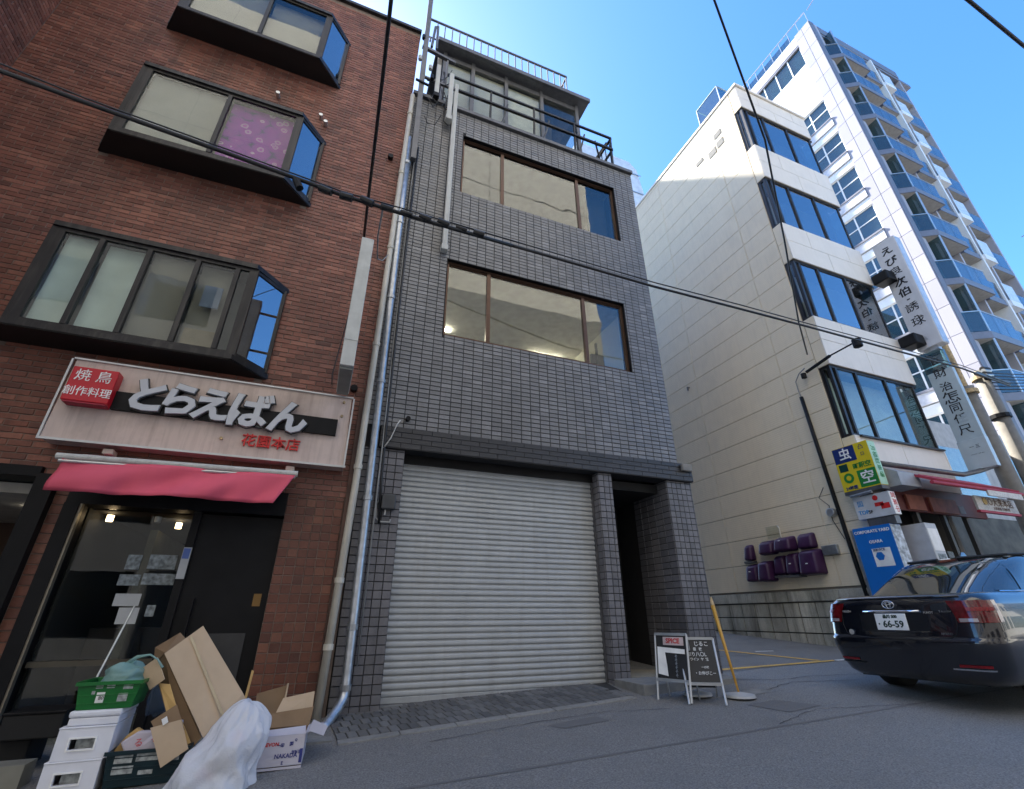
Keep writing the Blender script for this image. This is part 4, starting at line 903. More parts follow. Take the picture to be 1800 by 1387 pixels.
# white vertical light box sign seen edge on
vsn = thing('vertical_light_sign', 'blank white vertical light box sign projecting beside the drain pipes', 'sign', (-.04,5.6,4.2))
B(-.12,.04,5.2,6.02,4.2,6.19).build('light_box', mat('old_acrylic', (.52,.53,.50), .5, stain=.35, stcol=(.3,.3,.27), dirt=.4), vsn, bevel=.008)
B(-.11,.03,5.25,6.0,4.17,4.199).build('bottom_plate', mat('bottom_grey', (.22,.23,.21), .6), vsn)
for z in (4.5,5.3,6.0): B(-.02,.01,6.02,6.4,z,z+.03).build('bracket', m_rust, vsn)
B(-.125,.045,5.195,5.205,4.55,4.56).build('seam', m_galv, vsn)

# ---------------------------------------------------------------- pipes and ducts on the grey building
def pipe(pts, r, m, lab, name, rings=(), cat='pipe', rm=None):
    p = thing(name, lab, cat, pts[-1]); MB().tube(pts, r, 12).build('pipe', m, p, smooth=True)
    for z in rings:
        for a, b in zip(pts, pts[1:]):
            if min(a[2],b[2]) <= z <= max(a[2],b[2]) and abs(a[2]-b[2]) > .01:
                t = (z-a[2])/(b[2]-a[2]); c = Vector(a).lerp(Vector(b), t); MB().tube([c-Vector((0,0,.03)), c+Vector((0,0,.03))], r*1.22, 12).build('coupling', rm or m, p); break
    return p
pipe([(.34,6.3,11.2),(.32,6.3,6),(.30,6.3,3),(.24,6.3,.42)], .046, m_pvc, 'cream plastic drain pipe between the brick and grey buildings', 'drain_pipe', (10.6,8.9,7.1,5.2,3.3,1.9,1.2))
pipe([(.40,6.3,9.9),(.42,6.3,7.8),(.46,6.3,4),(.50,6.3,.78),(.49,6.27,.70),(.44,6.2,.62),(.33,6.06,.5),(.28,5.98,.46)], .052, m_galv, 'galvanised metal drain pipe with an elbow at the road', 'drain_pipe', (9.2,7.7,6.1,4.6,2.9,1.4,.8))
dk = MB()
tag(MB().tube([(.58,6.36,9.8),(.58,6.37,6.5),(.60,6.36,4.2),(.60,6.3,3.9),(.62,6.32,3.2),(.66,6.36,2.6)], .018, 7).build('black_cable_run', m_wire, smooth=True), 'black cable running down the grey tiles beside the metal pipe', 'cable')
tag(MB().tube([(.53,6.36,10.9),(.54,6.38,8),(.57,6.37,5),(.58,6.3,3.7),(.6,6.35,1.0)], .010, 6).build('grey_cable_run', m_wireg, smooth=True), 'thin grey cable beside the metal drain pipe', 'cable')
tag(MB().tube([(.60,6.3,3.6),(.68,6.28,3.75),(.74,6.26,3.95),(.78,6.25,4.02)], .008, 6).build('white_cable_end', m_wht, smooth=True), 'white frayed cable end in front of the dark lintel', 'cable')
jb = thing('junction_box', 'dark grey box with a hanging cable on the pillar left of the shutter', 'box', (.76,6.35,2.8))
B(.66,.84,6.30,6.40,2.78,2.98).build('box_case', mat('dark_grey_box', (.045,.047,.05), .5), jb, bevel=.015)
MB().tube([(.66,6.37,2.95),(.60,6.37,2.85),(.61,6.36,2.66),(.68,6.36,2.62),(.79,6.36,2.62),(.80,6.37,2.66)], .012, 7).build('loop_cable', m_wireg, jb)
MB().tube([(.72,6.36,2.78),(.72,6.36,2.71)], .012, 6).build('gland', m_alu, jb)
tag(MB().tube([(.9,6.4,4.1),(.9,6.33,4.1)], .035, 10).build('wall_camera', m_blackm), 'tiny black fitting above the left end of the lintel', 'fitting')
def duct(x, y, z0, z1, w, m, lab, cap=True):
    p = thing('wall_duct', lab, 'duct', (x,y,z0)); B(x-w/2,x+w/2,y-w/2,y+w/2,z0+.1,z1).build('duct_body', m, p, bevel=.012)
    B(x-w/2-.015,x+w/2+.015,y-w/2-.015,y+w/2+.015,z0,z0+.12).build('end_cap', m_duct if cap else m_blackm, p, bevel=.01); return p
d1 = duct(1.23,6.32,7.35,12.1,.09,m_duct,'long light grey duct ending above the second floor window')
duct(1.10,6.26,10.75,12.3,.10,m_duct,'short cream duct hanging left of the long duct')
duct(.80,6.24,11.3,12.4,.09,m_duct,'shortest duct with a black end by the corner mast',False)
ms = thing('corner_mast', 'grey steel mast with cross arms at the roof corner of the grey building', 'mast', (.5,6.28,9))
MB().bar((.50,6.26,9.3),(.44,6.26,15.6),.10,.10,(0,1,0)).build('mast_post', m_greym, ms)
MB().bar((.40,6.25,12.9),(1.15,6.25,12.75),.07).build('cross_arm', m_greym, ms); MB().bar((.45,6.27,11.9),(1.2,6.27,11.85),.05).build('cross_arm', m_greym, ms)
MB().bar((.98,6.25,12.75),(.98,6.27,11.85),.04).build('strut', m_greym, ms); MB().bar((.35,6.2,11.6),(.62,6.2,11.55),.04).build('clamp', m_blackm, ms)
for i, (x, z) in enumerate(((.62,12.2),(.68,11.9),(.38,12.4),(.40,13.2))): MB().tube([(x,6.22,z-.06),(x,6.22,z+.06)], .04, 8).build('insulator', m_blackm if i % 2 else m_duct, ms)
MB().tube([(.60,6.3,13.1),(.64,6.34,14.0),(.70,6.36,14.1),(.72,6.36,13.2)], .03, 8).build('bent_conduit', m_greym, ms)
random.seed(5)
for k in range(8):
    a = Vector((random.uniform(.55,1.1),6.24,random.uniform(11.4,12.6))); b = Vector((random.uniform(.5,1.2),6.24,random.uniform(10.9,12.0)))
    mid = (a+b)/2-Vector((0,0,random.uniform(.1,.35))); MB().tube([a,(a+mid)/2+Vector((.03,0,-.03)),mid,(b+mid)/2,b], .009, 5).build('loose_wire', m_wire, ms)
MB().tube([(.62,6.3,10.7),(.7,6.3,10.5),(.85,6.3,10.55),(.95,6.3,10.9)], .010, 5).build('loose_wire', m_wire, ms)
MB().tube([(1.15,6.3,11.5),(1.02,6.3,11.1),(1.02,6.3,10.75),(1.12,6.3,10.65)], .010, 5).build('loose_wire', m_wire, ms)

# ---------------------------------------------------------------- purple covers on the cream wall
m_pur = mat('purple_plastic', (.045,.013,.055), .42, var=.15, scale=8, spec=.4)
boxes = [(8.95,9.20,2.72,3.08,'small purple cover at the upper left end of the cluster'),(8.28,8.70,2.80,3.10,'purple cover second from left in the upper row'),
 (7.76,8.22,2.82,3.12,'wide purple cover third in the upper row'),(7.28,7.68,2.82,3.13,'purple cover at the upper right corner of the cluster'),
 (8.86,9.22,2.24,2.62,'purple cover at the lower left corner of the cluster'),(8.46,8.82,2.22,2.66,'purple cover second from left in the lower row'),
 (8.10,8.42,2.34,2.74,'purple cover in the middle of the lower row'),(7.73,8.06,2.32,2.76,'purple cover with a white mark, second from right in the lower row'),
 (7.22,7.69,2.28,2.78,'largest purple cover at the lower right end')]
for i, (y0, y1, z0, z1, lab) in enumerate(boxes):
    p = thing('wall_cover', lab, 'cover', (9.98,(y0+y1)/2,z0), group='purple covers on the cream wall'); y0 -= .015; y1 += .015; z0 -= .02; z1 += .02
    d = .20+.05*(i % 3); ins = .07; xo = 9.985-d
    MB().hexa([(9.985,y1,z0),(9.985,y0,z0),(xo,y0+.03,z0+.02),(xo,y1-.03,z0+.02),(9.985,y1,z1),(9.985,y0,z1),(xo+.05,y0+ins,z1-.07),(xo+.05,y1-ins,z1-.07)]).build('cover_shell', m_pur, p, bevel=.055, bseg=4, smooth=True)
    if i in (4,7,8,2): B(xo+.0,xo+.008,(y0+y1)/2-.03,(y0+y1)/2+.02,z0+.22,z0+.24).build('white_mark', m_wp, p)
    if i in (6,7,0): B(xo+.02,9.98,y0+.02,y1-.02,z0-.05,z0-.005).build('meter_edge', m_greym, p)
tag(B(9.90,9.985,6.85,7.18,2.63,2.82).build('grey_louvre', m_galv, bevel=.01), 'flat grey metal box just right of the purple covers', 'box')
sf_ = thing('wall_outlet', 'small clear outlet box with a short pipe above the purple covers', 'outlet', (9.95,8.3,3.1))
B(9.97,9.985,8.15,8.50,3.15,3.42).build('clear_plate', m_glassc, sf_); MB().tube([(9.95,8.15,3.40),(9.93,8.10,3.35),(9.93,8.10,3.14),(9.95,8.18,3.12)], .018, 7).build('outlet_pipe', m_pvc, sf_)
tag(MB().tube([(9.97,10.9,5.0),(9.9,10.9,5.0)], .04, 8).build('wall_hook', m_greym), 'tiny dark hook at the back edge of the cream wall', 'hook')
tag(MB().tube([(9.99,10.1,7.95),(9.93,10.1,7.95),(9.93,10.1,7.85)], .03, 8).build('wall_spout', m_greym), 'tiny grey spout high at the back edge of the cream wall', 'spout')

# ---------------------------------------------------------------- notice boards by the entrance
def a_board(name, lab, loc, rz, W, H, brd, split, round_top=False):
    p = thing(name, lab, 'notice board', loc, rz)
    L = lambda mb, n, m, **k: mb.build(n, m, p, local=True, **k)
    for s in (-1, 1):
        L(MB().tube([(s*W/2,-split,0),(s*W/2,-.02,H)], .014, 8), 'leg', m_alu); L(MB().tube([(s*(W/2-.02),split,0),(s*(W/2-.02),.02,H)], .011, 8), 'leg', m_galv)
    k = split/H; zb = H*.30
    def Yf(z): return -split+(split-.02)*z/H
    fr = MB(); fr.bar((-W/2,Yf(H)-.005,H),(W/2,Yf(H)-.005,H),.032,.03); fr.bar((-W/2,Yf(zb)-.005,zb),(W/2,Yf(zb)-.005,zb),.032,.03); L(fr, 'frame_rail', m_alu)
    L(MB().hexa([(-W/2+.015,Yf(zb)-.004,zb),(W/2-.015,Yf(zb)-.004,zb),(W/2-.015,Yf(zb)+.012,zb),(-W/2+.015,Yf(zb)+.012,zb),(-W/2+.015,Yf(H)-.004,H),(W/2-.015,Yf(H)-.004,H),(W/2-.015,Yf(H)+.012,H),(-W/2+.015,Yf(H)+.012,H)]), 'board', brd)
    L(MB().bar((-W/2,0,.32*H),(W/2,0,.32*H),.012), 'stay', m_galv)
    return p, Yf
m_blk = mat('chalkboard', (.014,.014,.015), .55, var=.2); m_chalk = mat('chalk_print', (.55,.56,.56), .8); m_redc = mat('red_chalk', (.5,.06,.06), .8)
def btext(p, Yf, s, x, z, body, m, H, name='chalk_lettering', off=.001):
    k = math.atan2(Yf(H)-Yf(0), H); text(body, s, (x,Yf(z)-.006,z), (1,0,0), (0,math.sin(k),math.cos(k)), m, name, p, .0008, off, local=True, sx=.95)
b1, Y1 = a_board('chalkboard_stand', 'white framed chalkboard stand with chalk menu lines, the nearer right one of two', (4.50,5.22,g(4.45,5.15)), R(-34), .40, .66, m_blk, .24)
for z, x, s, t in ((.60,.05,.060,'じるこ'),(.545,.0,.038,'昼   夜'),(.49,-.02,.052,'ぷり八〇L'),(.44,.0,.036,'ワイン  ヤ  飯'),(.36,.05,.03,'一の味'),(.30,.04,.042,'・お伸びこー')): btext(b1, Y1, s, x, z, t, m_chalk, .66)
MB().hexa([(-.19,.19,.12),(.19,.19,.12),(.19,.205,.12),(-.19,.205,.12),(-.19,.03,.64),(.19,.03,.64),(.19,.045,.64),(-.19,.045,.64)]).build('rear_board', m_blk, b1, local=True)
MB().hexa([(-.16,Y1(.53)-.010,.53),(-.10,Y1(.53)-.010,.53),(-.10,Y1(.53)-.006,.53),(-.16,Y1(.53)-.006,.53),(-.16,Y1(.63)-.010,.63),(-.10,Y1(.63)-.010,.63),(-.10,Y1(.63)-.006,.63),(-.16,Y1(.63)-.006,.63)]).build('blue_drawing', mat('pale_blue_print', (.35,.48,.55), .8), b1, local=True)
b2_, Y2 = a_board('poster_stand', 'white framed poster stand with a torn white sheet, left behind the chalkboard', (4.27,5.38,g(4.27,5.36)), R(-66), .42, .70, m_blk, .13)
MB().sheet([(-.18,Y2(.56)-.012,.56),(.18,Y2(.54)-.012,.54),(.18,Y2(.49)-.012,.49),(-.08,Y2(.50)-.012,.50),(-.06,Y2(.36)-.012,.36),(-.05,Y2(.25)-.012,.25),(-.18,Y2(.27)-.012,.27)], .002, (0,1,0)).build('torn_sheet', m_wp, b2_, local=True)
MB().hexa([(-.10,Y2(.58)-.012,.58),(.17,Y2(.58)-.012,.58),(.17,Y2(.58)-.008,.58),(-.10,Y2(.58)-.008,.58),(-.10,Y2(.67)-.012,.67),(.17,Y2(.67)-.012,.67),(.17,Y2(.67)-.008,.67),(-.10,Y2(.67)-.008,.67)]).build('pink_strip', mat('pale_pink', (.55,.45,.45), .8), b2_, local=True)
text('SPICE', .075, (.03,Y2(.625)-.014,.625), (1,0,0), (0,.15,1), m_redc, 'red_lettering', b2_, .0008, .003, local=True)
for k in range(6): btext(b2_, Y2, .04, .06, .46-.04*k, 'そ', m_galv, .70)
# yellow leaning pole in its base
py = thing('yellow_pole', 'yellow pole leaning from a round white base at the corner of the grey building', 'pole', (4.98,5.16,g(4.98,5.16)))
MB().tube([(4.98,5.16,.66),(5.13,5.5,1.62)], [.012,.028], 10).build('pole_shaft', mat('pole_yellow', (.62,.33,.05), .5, var=.15, stain=.3, stcol=(.35,.2,.06)), py, smooth=True)
MB().tube([(5.13,5.5,1.62),(5.15,5.53,1.73)], [.028,.012], 8).build('pole_tip', m_rust, py)
MB().tube([(4.98,5.16,.615),(4.98,5.16,.64),(4.98,5.16,.665)], [.19,.18,.03], 20).build('pole_base', mat('base_white', (.42,.42,.41), .5), py, smooth=False)
tag(MB().tube([(4.58,5.42,.62),(4.58,5.42,.645),(4.58,5.42,.67)], [.17,.17,.03], 18).build('spare_base', mat('base_white2', (.42,.42,.41), .5)), 'white round stand base on the ground behind the chalkboard legs', 'stand base')

# ---------------------------------------------------------------- rubbish and crates by the restaurant
m_foam = mat('foam_white', (.74,.75,.80), .7, var=.05, stain=.25, stcol=(.4,.4,.42)); m_crate = mat('green_crate_plastic', (.008,.14,.025), .4, var=.1)
m_teal = mat('dark_teal_plastic', (.006,.022,.028), .35, var=.2); m_lab = mat('sticker_grey', (.35,.37,.36), .7, var=.5, scale=30)
m_card = mat('cardboard', (.52,.39,.26), .85, var=.06, scale=5, stain=.2, stcol=(.28,.19,.12)); m_cardd = mat('cardboard_dark', (.24,.155,.085), .85, var=.08, scale=6); m_cardy = mat('cardboard_yellow', (.55,.35,.13), .8, var=.1)
def foam_box(lab, x0, x1, y0, y1, z0, z1, win=True, cat='box'):
    p = thing('foam_box', lab, cat, ((x0+x1)/2,(y0+y1)/2,z0), group='white boxes stacked by the restaurant')
    if win:
        q = MB(); cx, cz = (x0+x1)/2-.01, (z0+z1)/2; w, h = .075, .032
        q.box(x0,cx-w,y0,y0+.025,z0,z1); q.box(cx+w,x1,y0,y0+.025,z0,z1); q.box(cx-w,cx+w,y0,y0+.025,z0,cz-h); q.box(cx-w,cx+w,y0,y0+.025,cz+h,z1)
        q.box(x0,x0+.025,y0+.025,y1,z0,z1); q.box(x1-.025,x1,y0+.025,y1,z0,z1); q.box(x0+.025,x1-.025,y1-.025,y1,z0,z1); q.box(x0+.025,x1-.025,y0+.025,y1-.025,z0,z0+.02)
        q.build('box_body', m_foam, p)
        q = MB(); q.box(cx-w-.01,cx+w+.01,y0-.006,y0-.001,cz+h,cz+h+.01); q.box(cx-w-.01,cx+w+.01,y0-.006,y0-.001,cz-h-.01,cz-h); q.box(cx-w-.01,cx-w,y0-.006,y0-.001,cz-h,cz+h); q.box(cx+w,cx+w+.01,y0-.006,y0-.001,cz-h,cz+h); q.build('window_rim', m_wp, p)
        B(cx-.05,cx+.06,y0+.05,y0+.12,z0+.025,z0+.12).build('contents', m_lab, p)
        B(x0-.004,x1+.004,y0-.004,y1+.004,z1+.0005,z1+.012).build('lid', m_foam, p, bevel=.004)
    else:
        B(x0,x1,y0,y1,z0,z1-.045).build('box_body', m_foam, p, bevel=.008); B(x0-.008,x1+.008,y0-.008,y1+.008,z1-.044,z1).build('lid', m_foam, p, bevel=.014)
    return p
gz = g(-1.4,5.2)
foam_box('lowest white box with an oval window, cut by the photo edge', -1.57,-1.24,5.0,5.42, gz,.572)
foam_box('middle white box with a window in the stack', -1.55,-1.215,5.0,5.42, .586,.775)
foam_box('flat lidded white box directly under the green crate', -1.52,-1.21,5.01,5.42, .79,.885, False)
def crate(name, lab, x0, x1, y0, y1, z0, z1, m, fl=.03, stick=()):
    p = thing(name, lab, 'crate', ((x0+x1)/2,(y0+y1)/2,z0)); t = .012
    def side(a, b, c, d): return MB().hexa([a, b, (b[0],b[1]+t,b[2]), (a[0],a[1]+t,a[2]), d, c, (c[0],c[1]+t,c[2]), (d[0],d[1]+t,d[2])])
    side((x0+fl,y0+fl*.5,z0),(x1-fl,y0+fl*.5,z0),(x1,y0,z1),(x0,y0,z1)).build('front_side', m, p); side((x0+fl,y1-fl*.5-t,z0),(x1-fl,y1-fl*.5-t,z0),(x1,y1-t,z1),(x0,y1-t,z1)).build('back_side', m, p)
    for s, X0, X1 in ((0,x0+fl,x0),(1,x1-fl-t,x1-t)):
        MB().hexa([(X0,y0+fl*.5+t,z0),(X0+t,y0+fl*.5+t,z0),(X0+t,y1-fl*.5-t,z0),(X0,y1-fl*.5-t,z0),(X1,y0+t,z1),(X1+t,y0+t,z1),(X1+t,y1-t,z1),(X1,y1-t,z1)]).build('end_side', m, p)
    B(x0+fl,x1-fl,y0+fl,y1-fl,z0,z0+.01).build('crate_floor', m, p)
    q = MB(); q.box(x0-.012,x1+.012,y0-.016,y0-.001,z1-.02,z1+.004); q.box(x0-.012,x1+.012,y1+.001,y1+.016,z1-.02,z1+.004); q.box(x0-.014,x0-.001,y0,y1,z1-.02,z1+.004); q.box(x1+.001,x1+.014,y0,y1,z1-.02,z1+.004); q.build('rim', m, p)
    H = z1-z0
    for a, b, c, d, mm in stick:
        X0 = x0+fl+(x1-x0-2*fl)*a; X1 = x0+fl+(x1-x0-2*fl)*b; za = z0+H*c; zb = z0+H*d; ya = y0+fl*.5*(1-c)-.003; yb = y0+fl*.5*(1-d)-.003
        MB().hexa([(X0,ya,za),(X1,ya,za),(X1,ya+.002,za),(X0,ya+.002,za),(X0,yb,zb),(X1,yb,zb),(X1,yb+.002,zb),(X0,yb+.002,zb)]).build('sticker', mm, p)
    for k in range(3): 
        zz = z0+H*(.2+.3*k); B(x0+fl*(1-.2-.3*k),x1-fl*(1-.2-.3*k),y0+fl*.5*(1-.2-.3*k)-.0045,y0+fl*.5*(1-.2-.3*k)-.0005,zz,zz+.006).build('rib', m, p)
    return p
gc = crate('green_crate', 'bright green plastic crate holding a clear bag on the white boxes', -1.53,-1.13,5.0,5.36,.888,1.065,m_crate, .03, ((.30,.45,.2,.62,m_wp),(.25,.38,.76,.88,m_lab),(.45,.60,.76,.9,m_lab),(.76,.94,.70,.86,m_lab),(.70,.88,.25,.55,m_lab),(.2,.26,.55,.68,m_lab)))
text('80', .035, (-1.365,5.004,.96), (1,0,0), (0,0,1), m_bk, 'sticker_number', gc, .0005)
crate('dark_teal_crate', 'dark teal plastic crate filled with paper bags on the ground', -1.22,-.70,5.0,5.36,g(-1,5.2)+.0,.615,m_teal, .03, ((.06,.30,.66,.88,m_lab),(.35,.66,.68,.92,m_lab),(.06,.34,.36,.58,m_lab),(.80,.95,.62,.95,m_lab),(.42,.62,.30,.42,m_lab)))
def crumple(name, lab, cat, c, r, m, seed, amp=.25, seg=(28,18), flat=.0, grp=None, folds=5, smooth=False):
    vs = []; fs = []; nu, nv_ = seg
    for j in range(nv_+1):
        ph = math.pi*j/nv_
        for i in range(nu):
            th = 2*math.pi*i/nu; d = Vector((math.sin(ph)*math.cos(th), math.sin(ph)*math.sin(th), -math.cos(ph)))
            k = 1+amp*(noise.noise(d*1.6+Vector((seed,0,0)))+.6*abs(noise.noise(d*folds+Vector((0,seed,0))))-.25*abs(noise.noise(d*folds*2.2+Vector((seed,seed,0)))))
            v = Vector((d.x*r[0]*k, d.y*r[1]*k, d.z*r[2]*k)); vs.append(Vector(c)+v)
    for j in range(nv_):
        for i in range(nu): a = j*nu+i; b_ = j*nu+(i+1)%nu; fs.append((a,b_,b_+nu,a+nu))
    zmin = c[2]-r[2]*(1-flat)
    for v in vs: v.z = max(v.z, zmin)
    o = MB().add(vs, fs).build(name, m, smooth=smooth); 
    return tag(o, lab, cat, grp) if lab else o
def plastic(name, color, tr=.35, rough=.25):
    m, n, l, b = nodes(name); b.inputs['Base Color'].default_value = c4(color); b.inputs['Roughness'].default_value = rough; b.inputs['Specular IOR Level'].default_value = .6
    out = n['Material Output']; t = n.new('ShaderNodeBsdfTransparent'); tl = n.new('ShaderNodeBsdfTranslucent'); tl.inputs[0].default_value = c4(color)
    a = n.new('ShaderNodeMixShader'); a.inputs[0].default_value = .3; l.new(b.outputs[0], a.inputs[1]); l.new(tl.outputs[0], a.inputs[2])
    c = n.new('ShaderNodeMixShader'); c.inputs[0].default_value = tr; l.new(a.outputs[0], c.inputs[1]); l.new(t.outputs[0], c.inputs[2]); l.new(c.outputs[0], out.inputs[0])
    nz = n.new('ShaderNodeTexNoise'); nz.inputs['Scale'].default_value = 22; nz.inputs['Detail'].default_value = 3; nz.inputs['Distortion'].default_value = 1.5; bp = n.new('ShaderNodeBump'); bp.inputs['Strength'].default_value = .35; bp.inputs['Distance'].default_value = .02
    l.new(nz.outputs[0], bp.inputs['Height']); l.new(bp.outputs[0], b.inputs['Normal']); return m
m_bag = plastic('white_bag_film', (.90,.92,.97), .20, .14); m_tealbag = plastic('clear_green_film', (.38,.62,.58), .35, .15); m_clear = plastic('clear_film', (.25,.33,.42), .55, .12)
crumple('clear_bag', 'crumpled pale green clear plastic bag inside the green crate', 'bag', (-1.30,5.17,1.08), (.15,.13,.10), m_tealbag, 3.1, .35, (36,22), 0, None, 4, True)
bh_ = thing('bag_handle', 'twisted clear bag handle reaching from the crate to the cardboard', 'bag handle', (-1.2,5.2,1.2))
MB().tube([(-1.30,5.14,1.17),(-1.24,5.12,1.22),(-1.15,5.1,1.235),(-1.09,5.1,1.2),(-1.04,5.1,1.14)], [.02,.014,.008,.006,.01], 7).build('film_loop', m_tealbag, bh_, smooth=True)
pb = thing('brown_paper_bag', 'torn brown paper bag in the dark teal crate', 'paper bag', (-1.12,5.2,.6)); q = MB()
q.sheet([(-1.22,5.10,.58),(-1.02,5.08,.58),(-1.03,5.1,.70),(-1.10,5.11,.74),(-1.16,5.11,.69)], .05, (0,1,0)); q.build('bag_body', m_cardy, pb, bevel=.01)
wb_ = thing('white_paper_sack', 'folded white paper sack with red and black print in the teal crate', 'paper sack', (-1,5.15,.6))
MB().sheet([(-1.17,5.05,.66),(-1.11,5.05,.57),(-.78,5.05,.60),(-.80,5.07,.775),(-.93,5.08,.74),(-.97,5.08,.715),(-1.08,5.07,.72)], .06, (0,1,0)).build('sack_body', mat('white_sack', (.52,.47,.52), .8, var=.05), wb_, bevel=.012)
text('る', .06, (-1.05,5.048,.65), (1,0,.1), (-.1,0,1), m_redp, 'red_print', wb_, .0006); text('る', .06, (-.95,5.048,.67), (1,0,.1), (-.1,0,1), m_redp, 'red_print', wb_, .0006); text('ざ・', .035, (-.87,5.048,.695), (1,0,.1), (-.1,0,1), m_bk, 'black_print', wb_, .0006)
MB().sheet([(-.80,5.12,.60),(-.72,5.12,.60),(-.72,5.14,.74),(-.79,5.14,.79)], .02, (0,1,0)).build('side_flap', m_cardd, wb_)
# leaning cardboard
ck = thing('leaning_cardboard', 'big opened tan cardboard box leaning against the restaurant door', 'cardboard box', (-.8,5.3,.45))
def poly(pts, m, name, par, th=.006, label=None): 
    a, b, c = Vector(pts[0]), Vector(pts[1]), Vector(pts[2]); n_ = (b-a).cross(c-b).normalized()
    if n_.y < 0: n_ = -n_
    if th < 0: pts = [Vector(p)+n_*th*1.5 for p in pts]; th = -th
    return MB().sheet(pts, th, n_).build(name, m, par, label=label)
poly([(-1.075,5.2,1.235),(-.86,5.3,1.44),(-.42,5.2,.92),(-.63,5.05,.655)], m_card, 'large_panel', ck)
poly([(-.42,5.2,.92),(-.385,5.21,.87),(-.42,5.19,.78),(-.60,5.06,.62),(-.63,5.05,.655)], m_card, 'folded_edge', ck)
poly([(-1.22,5.5,1.27),(-1.06,5.5,1.385),(-.98,5.42,1.33),(-1.075,5.215,1.24),(-1.18,5.42,1.14)], m_cardd, 'back_flap', ck)
poly([(-1.075,5.215,1.23),(-.64,5.07,.65),(-.76,5.12,.50),(-1.17,5.4,1.13)], m_cardd, 'side_panel', ck)
poly([(-1.20,5.15,1.13),(-1.10,5.12,1.215),(-1.0,5.08,1.06),(-1.09,5.12,.985)], m_card, 'small_flap', ck)
poly([(-1.04,5.13,1.03),(-.96,5.11,1.02),(-.86,5.06,.86),(-.70,5.02,.63),(-.74,5.02,.62),(-.92,5.08,.82)], m_cardy, 'yellow_sheet', ck)
poly([(-.935,5.255,1.352),(-.92,5.262,1.367),(-.48,5.087,.737),(-.495,5.08,.722)], mat('packing_tape', (.46,.36,.22), .25, spec=.7), 'tape_strip', ck, -.0015)
poly([(-.90,5.21,1.18),(-.875,5.215,1.19),(-.885,5.205,1.155)], m_darki, 'dent', ck, -.0012)
MB().tube([(-.98,5.45,1.34),(-.90,5.45,1.385),(-.86,5.44,1.40)], .008, 6).build('brown_strap', m_cardd, ck)
fb = thing('folded_brown_box', 'small folded brown box with a white label under the leaning cardboard', 'cardboard box', (-.9,5,.5))
poly([(-1.0,5.0,.79),(-.86,5.02,.89),(-.76,5.0,.72),(-.88,4.98,.64)], m_cardd, 'upper_panel', fb); poly([(-.99,4.99,.75),(-.80,5.0,.79),(-.70,4.98,.60),(-.85,4.96,.50)], m_card, 'lower_panel', fb)
poly([(-.93,4.985,.80),(-.90,4.985,.82),(-.88,4.985,.78),(-.91,4.985,.76)], m_wp, 'white_label', fb, .003)
# open printed carton
gx = g(0,4.95)
pc = thing('printed_carton', 'open white printed carton with brown inside and raised flaps at the road edge', 'cardboard box', (-.04,5.05,gx))
m_wc = mat('carton_white', (.52,.50,.56), .75, var=.05, stain=.15, stcol=(.4,.35,.3))
P = [(-.215,4.93),(.125,4.93),(.15,5.30),(-.19,5.30)]; zt = gx+.225
for (a, b), nm, mm in (((0,1),'front_side',m_wc),((1,2),'right_side',m_wc),((3,0),'left_side',m_wc),((2,3),'back_side',m_cardd)):
    (xa, ya), (xb, yb) = P[a], P[b]; poly([(xa,ya,gx+.003),(xb,yb,gx+.003),(xb,yb,zt),(xa,ya,zt)], mm, nm, pc, .005)
poly([(x, y, gx+.02) for x, y in P], m_cardd, 'carton_floor', pc)
poly([(-.18,5.29,zt),(.15,5.29,zt),(.17,5.34,zt+.13),(-.17,5.34,zt+.10)], m_cardd, 'back_flap', pc); poly([(-.17,5.33,zt+.02),(.16,5.35,zt+.04),(.16,5.42,zt+.24),(-.10,5.42,zt+.20)], m_card, 'rear_flap', pc)
poly([(-.215,4.93,zt+.002),(.125,4.93,zt+.002),(.12,5.01,zt+.045),(-.19,5.01,zt+.03)], m_wc, 'front_flap', pc); poly([(.13,4.94,zt),(.15,5.28,zt),(.27,5.22,zt+.02),(.26,4.99,zt+.05)], m_wc, 'right_flap', pc)
poly([(.17,4.9,zt+.10),(.29,4.94,zt+.04),(.265,4.92,zt-.02),(.14,4.88,zt+.03)], m_wc, 'torn_flap', pc)
m_navy = mat('navy_print', (.03,.04,.2), .7)
for s_, x, z, t, mm in ((.035,-.12,gx+.17,'BEVON',m_redp),(.03,.03,gx+.165,'国',m_navy),(.028,-.05,gx+.16,'一印',m_navy),(.04,.0,gx+.09,'NAKADA',m_navy),(.025,.075,gx+.11,'甘納豆',m_navy),(.03,-.02,gx+.045,'E',m_navy),(.022,.06,gx+.19,'Q',m_navy)):
    text(t, s_, (x,4.928,z), (1,0,0), (0,0,1), mm, 'carton_print', pc, .0005, .001)
B(.10,.122,4.926,4.929,gx+.04,gx+.13).build('carton_barcode', m_navy, pc)
for x in (.0,.03): pass
tag(MB().sheet([(-.45,5.5,.5),(-.43,5.5,.5),(-.40,5.6,1.05),(-.42,5.6,1.06)], .012, (0,1,0)).build('wood_stick', m_cardy), 'short yellowed wooden stick standing behind the cartons', 'stick')
tag(MB().sheet([(-.34,5.9,.5),(-.10,5.9,.5),(-.10,6.0,.88),(-.36,6.0,.82)], .012, (0,1,0)).build('brown_board', m_cardd), 'brown board leaning on the brick pillar behind the carton', 'board')
tag(MB().tube([(-.10,5.88,.5),(-.09,5.98,.9)], .009, 6).build('thin_stick', m_card), 'thin pale stick standing beside the brown board', 'stick')
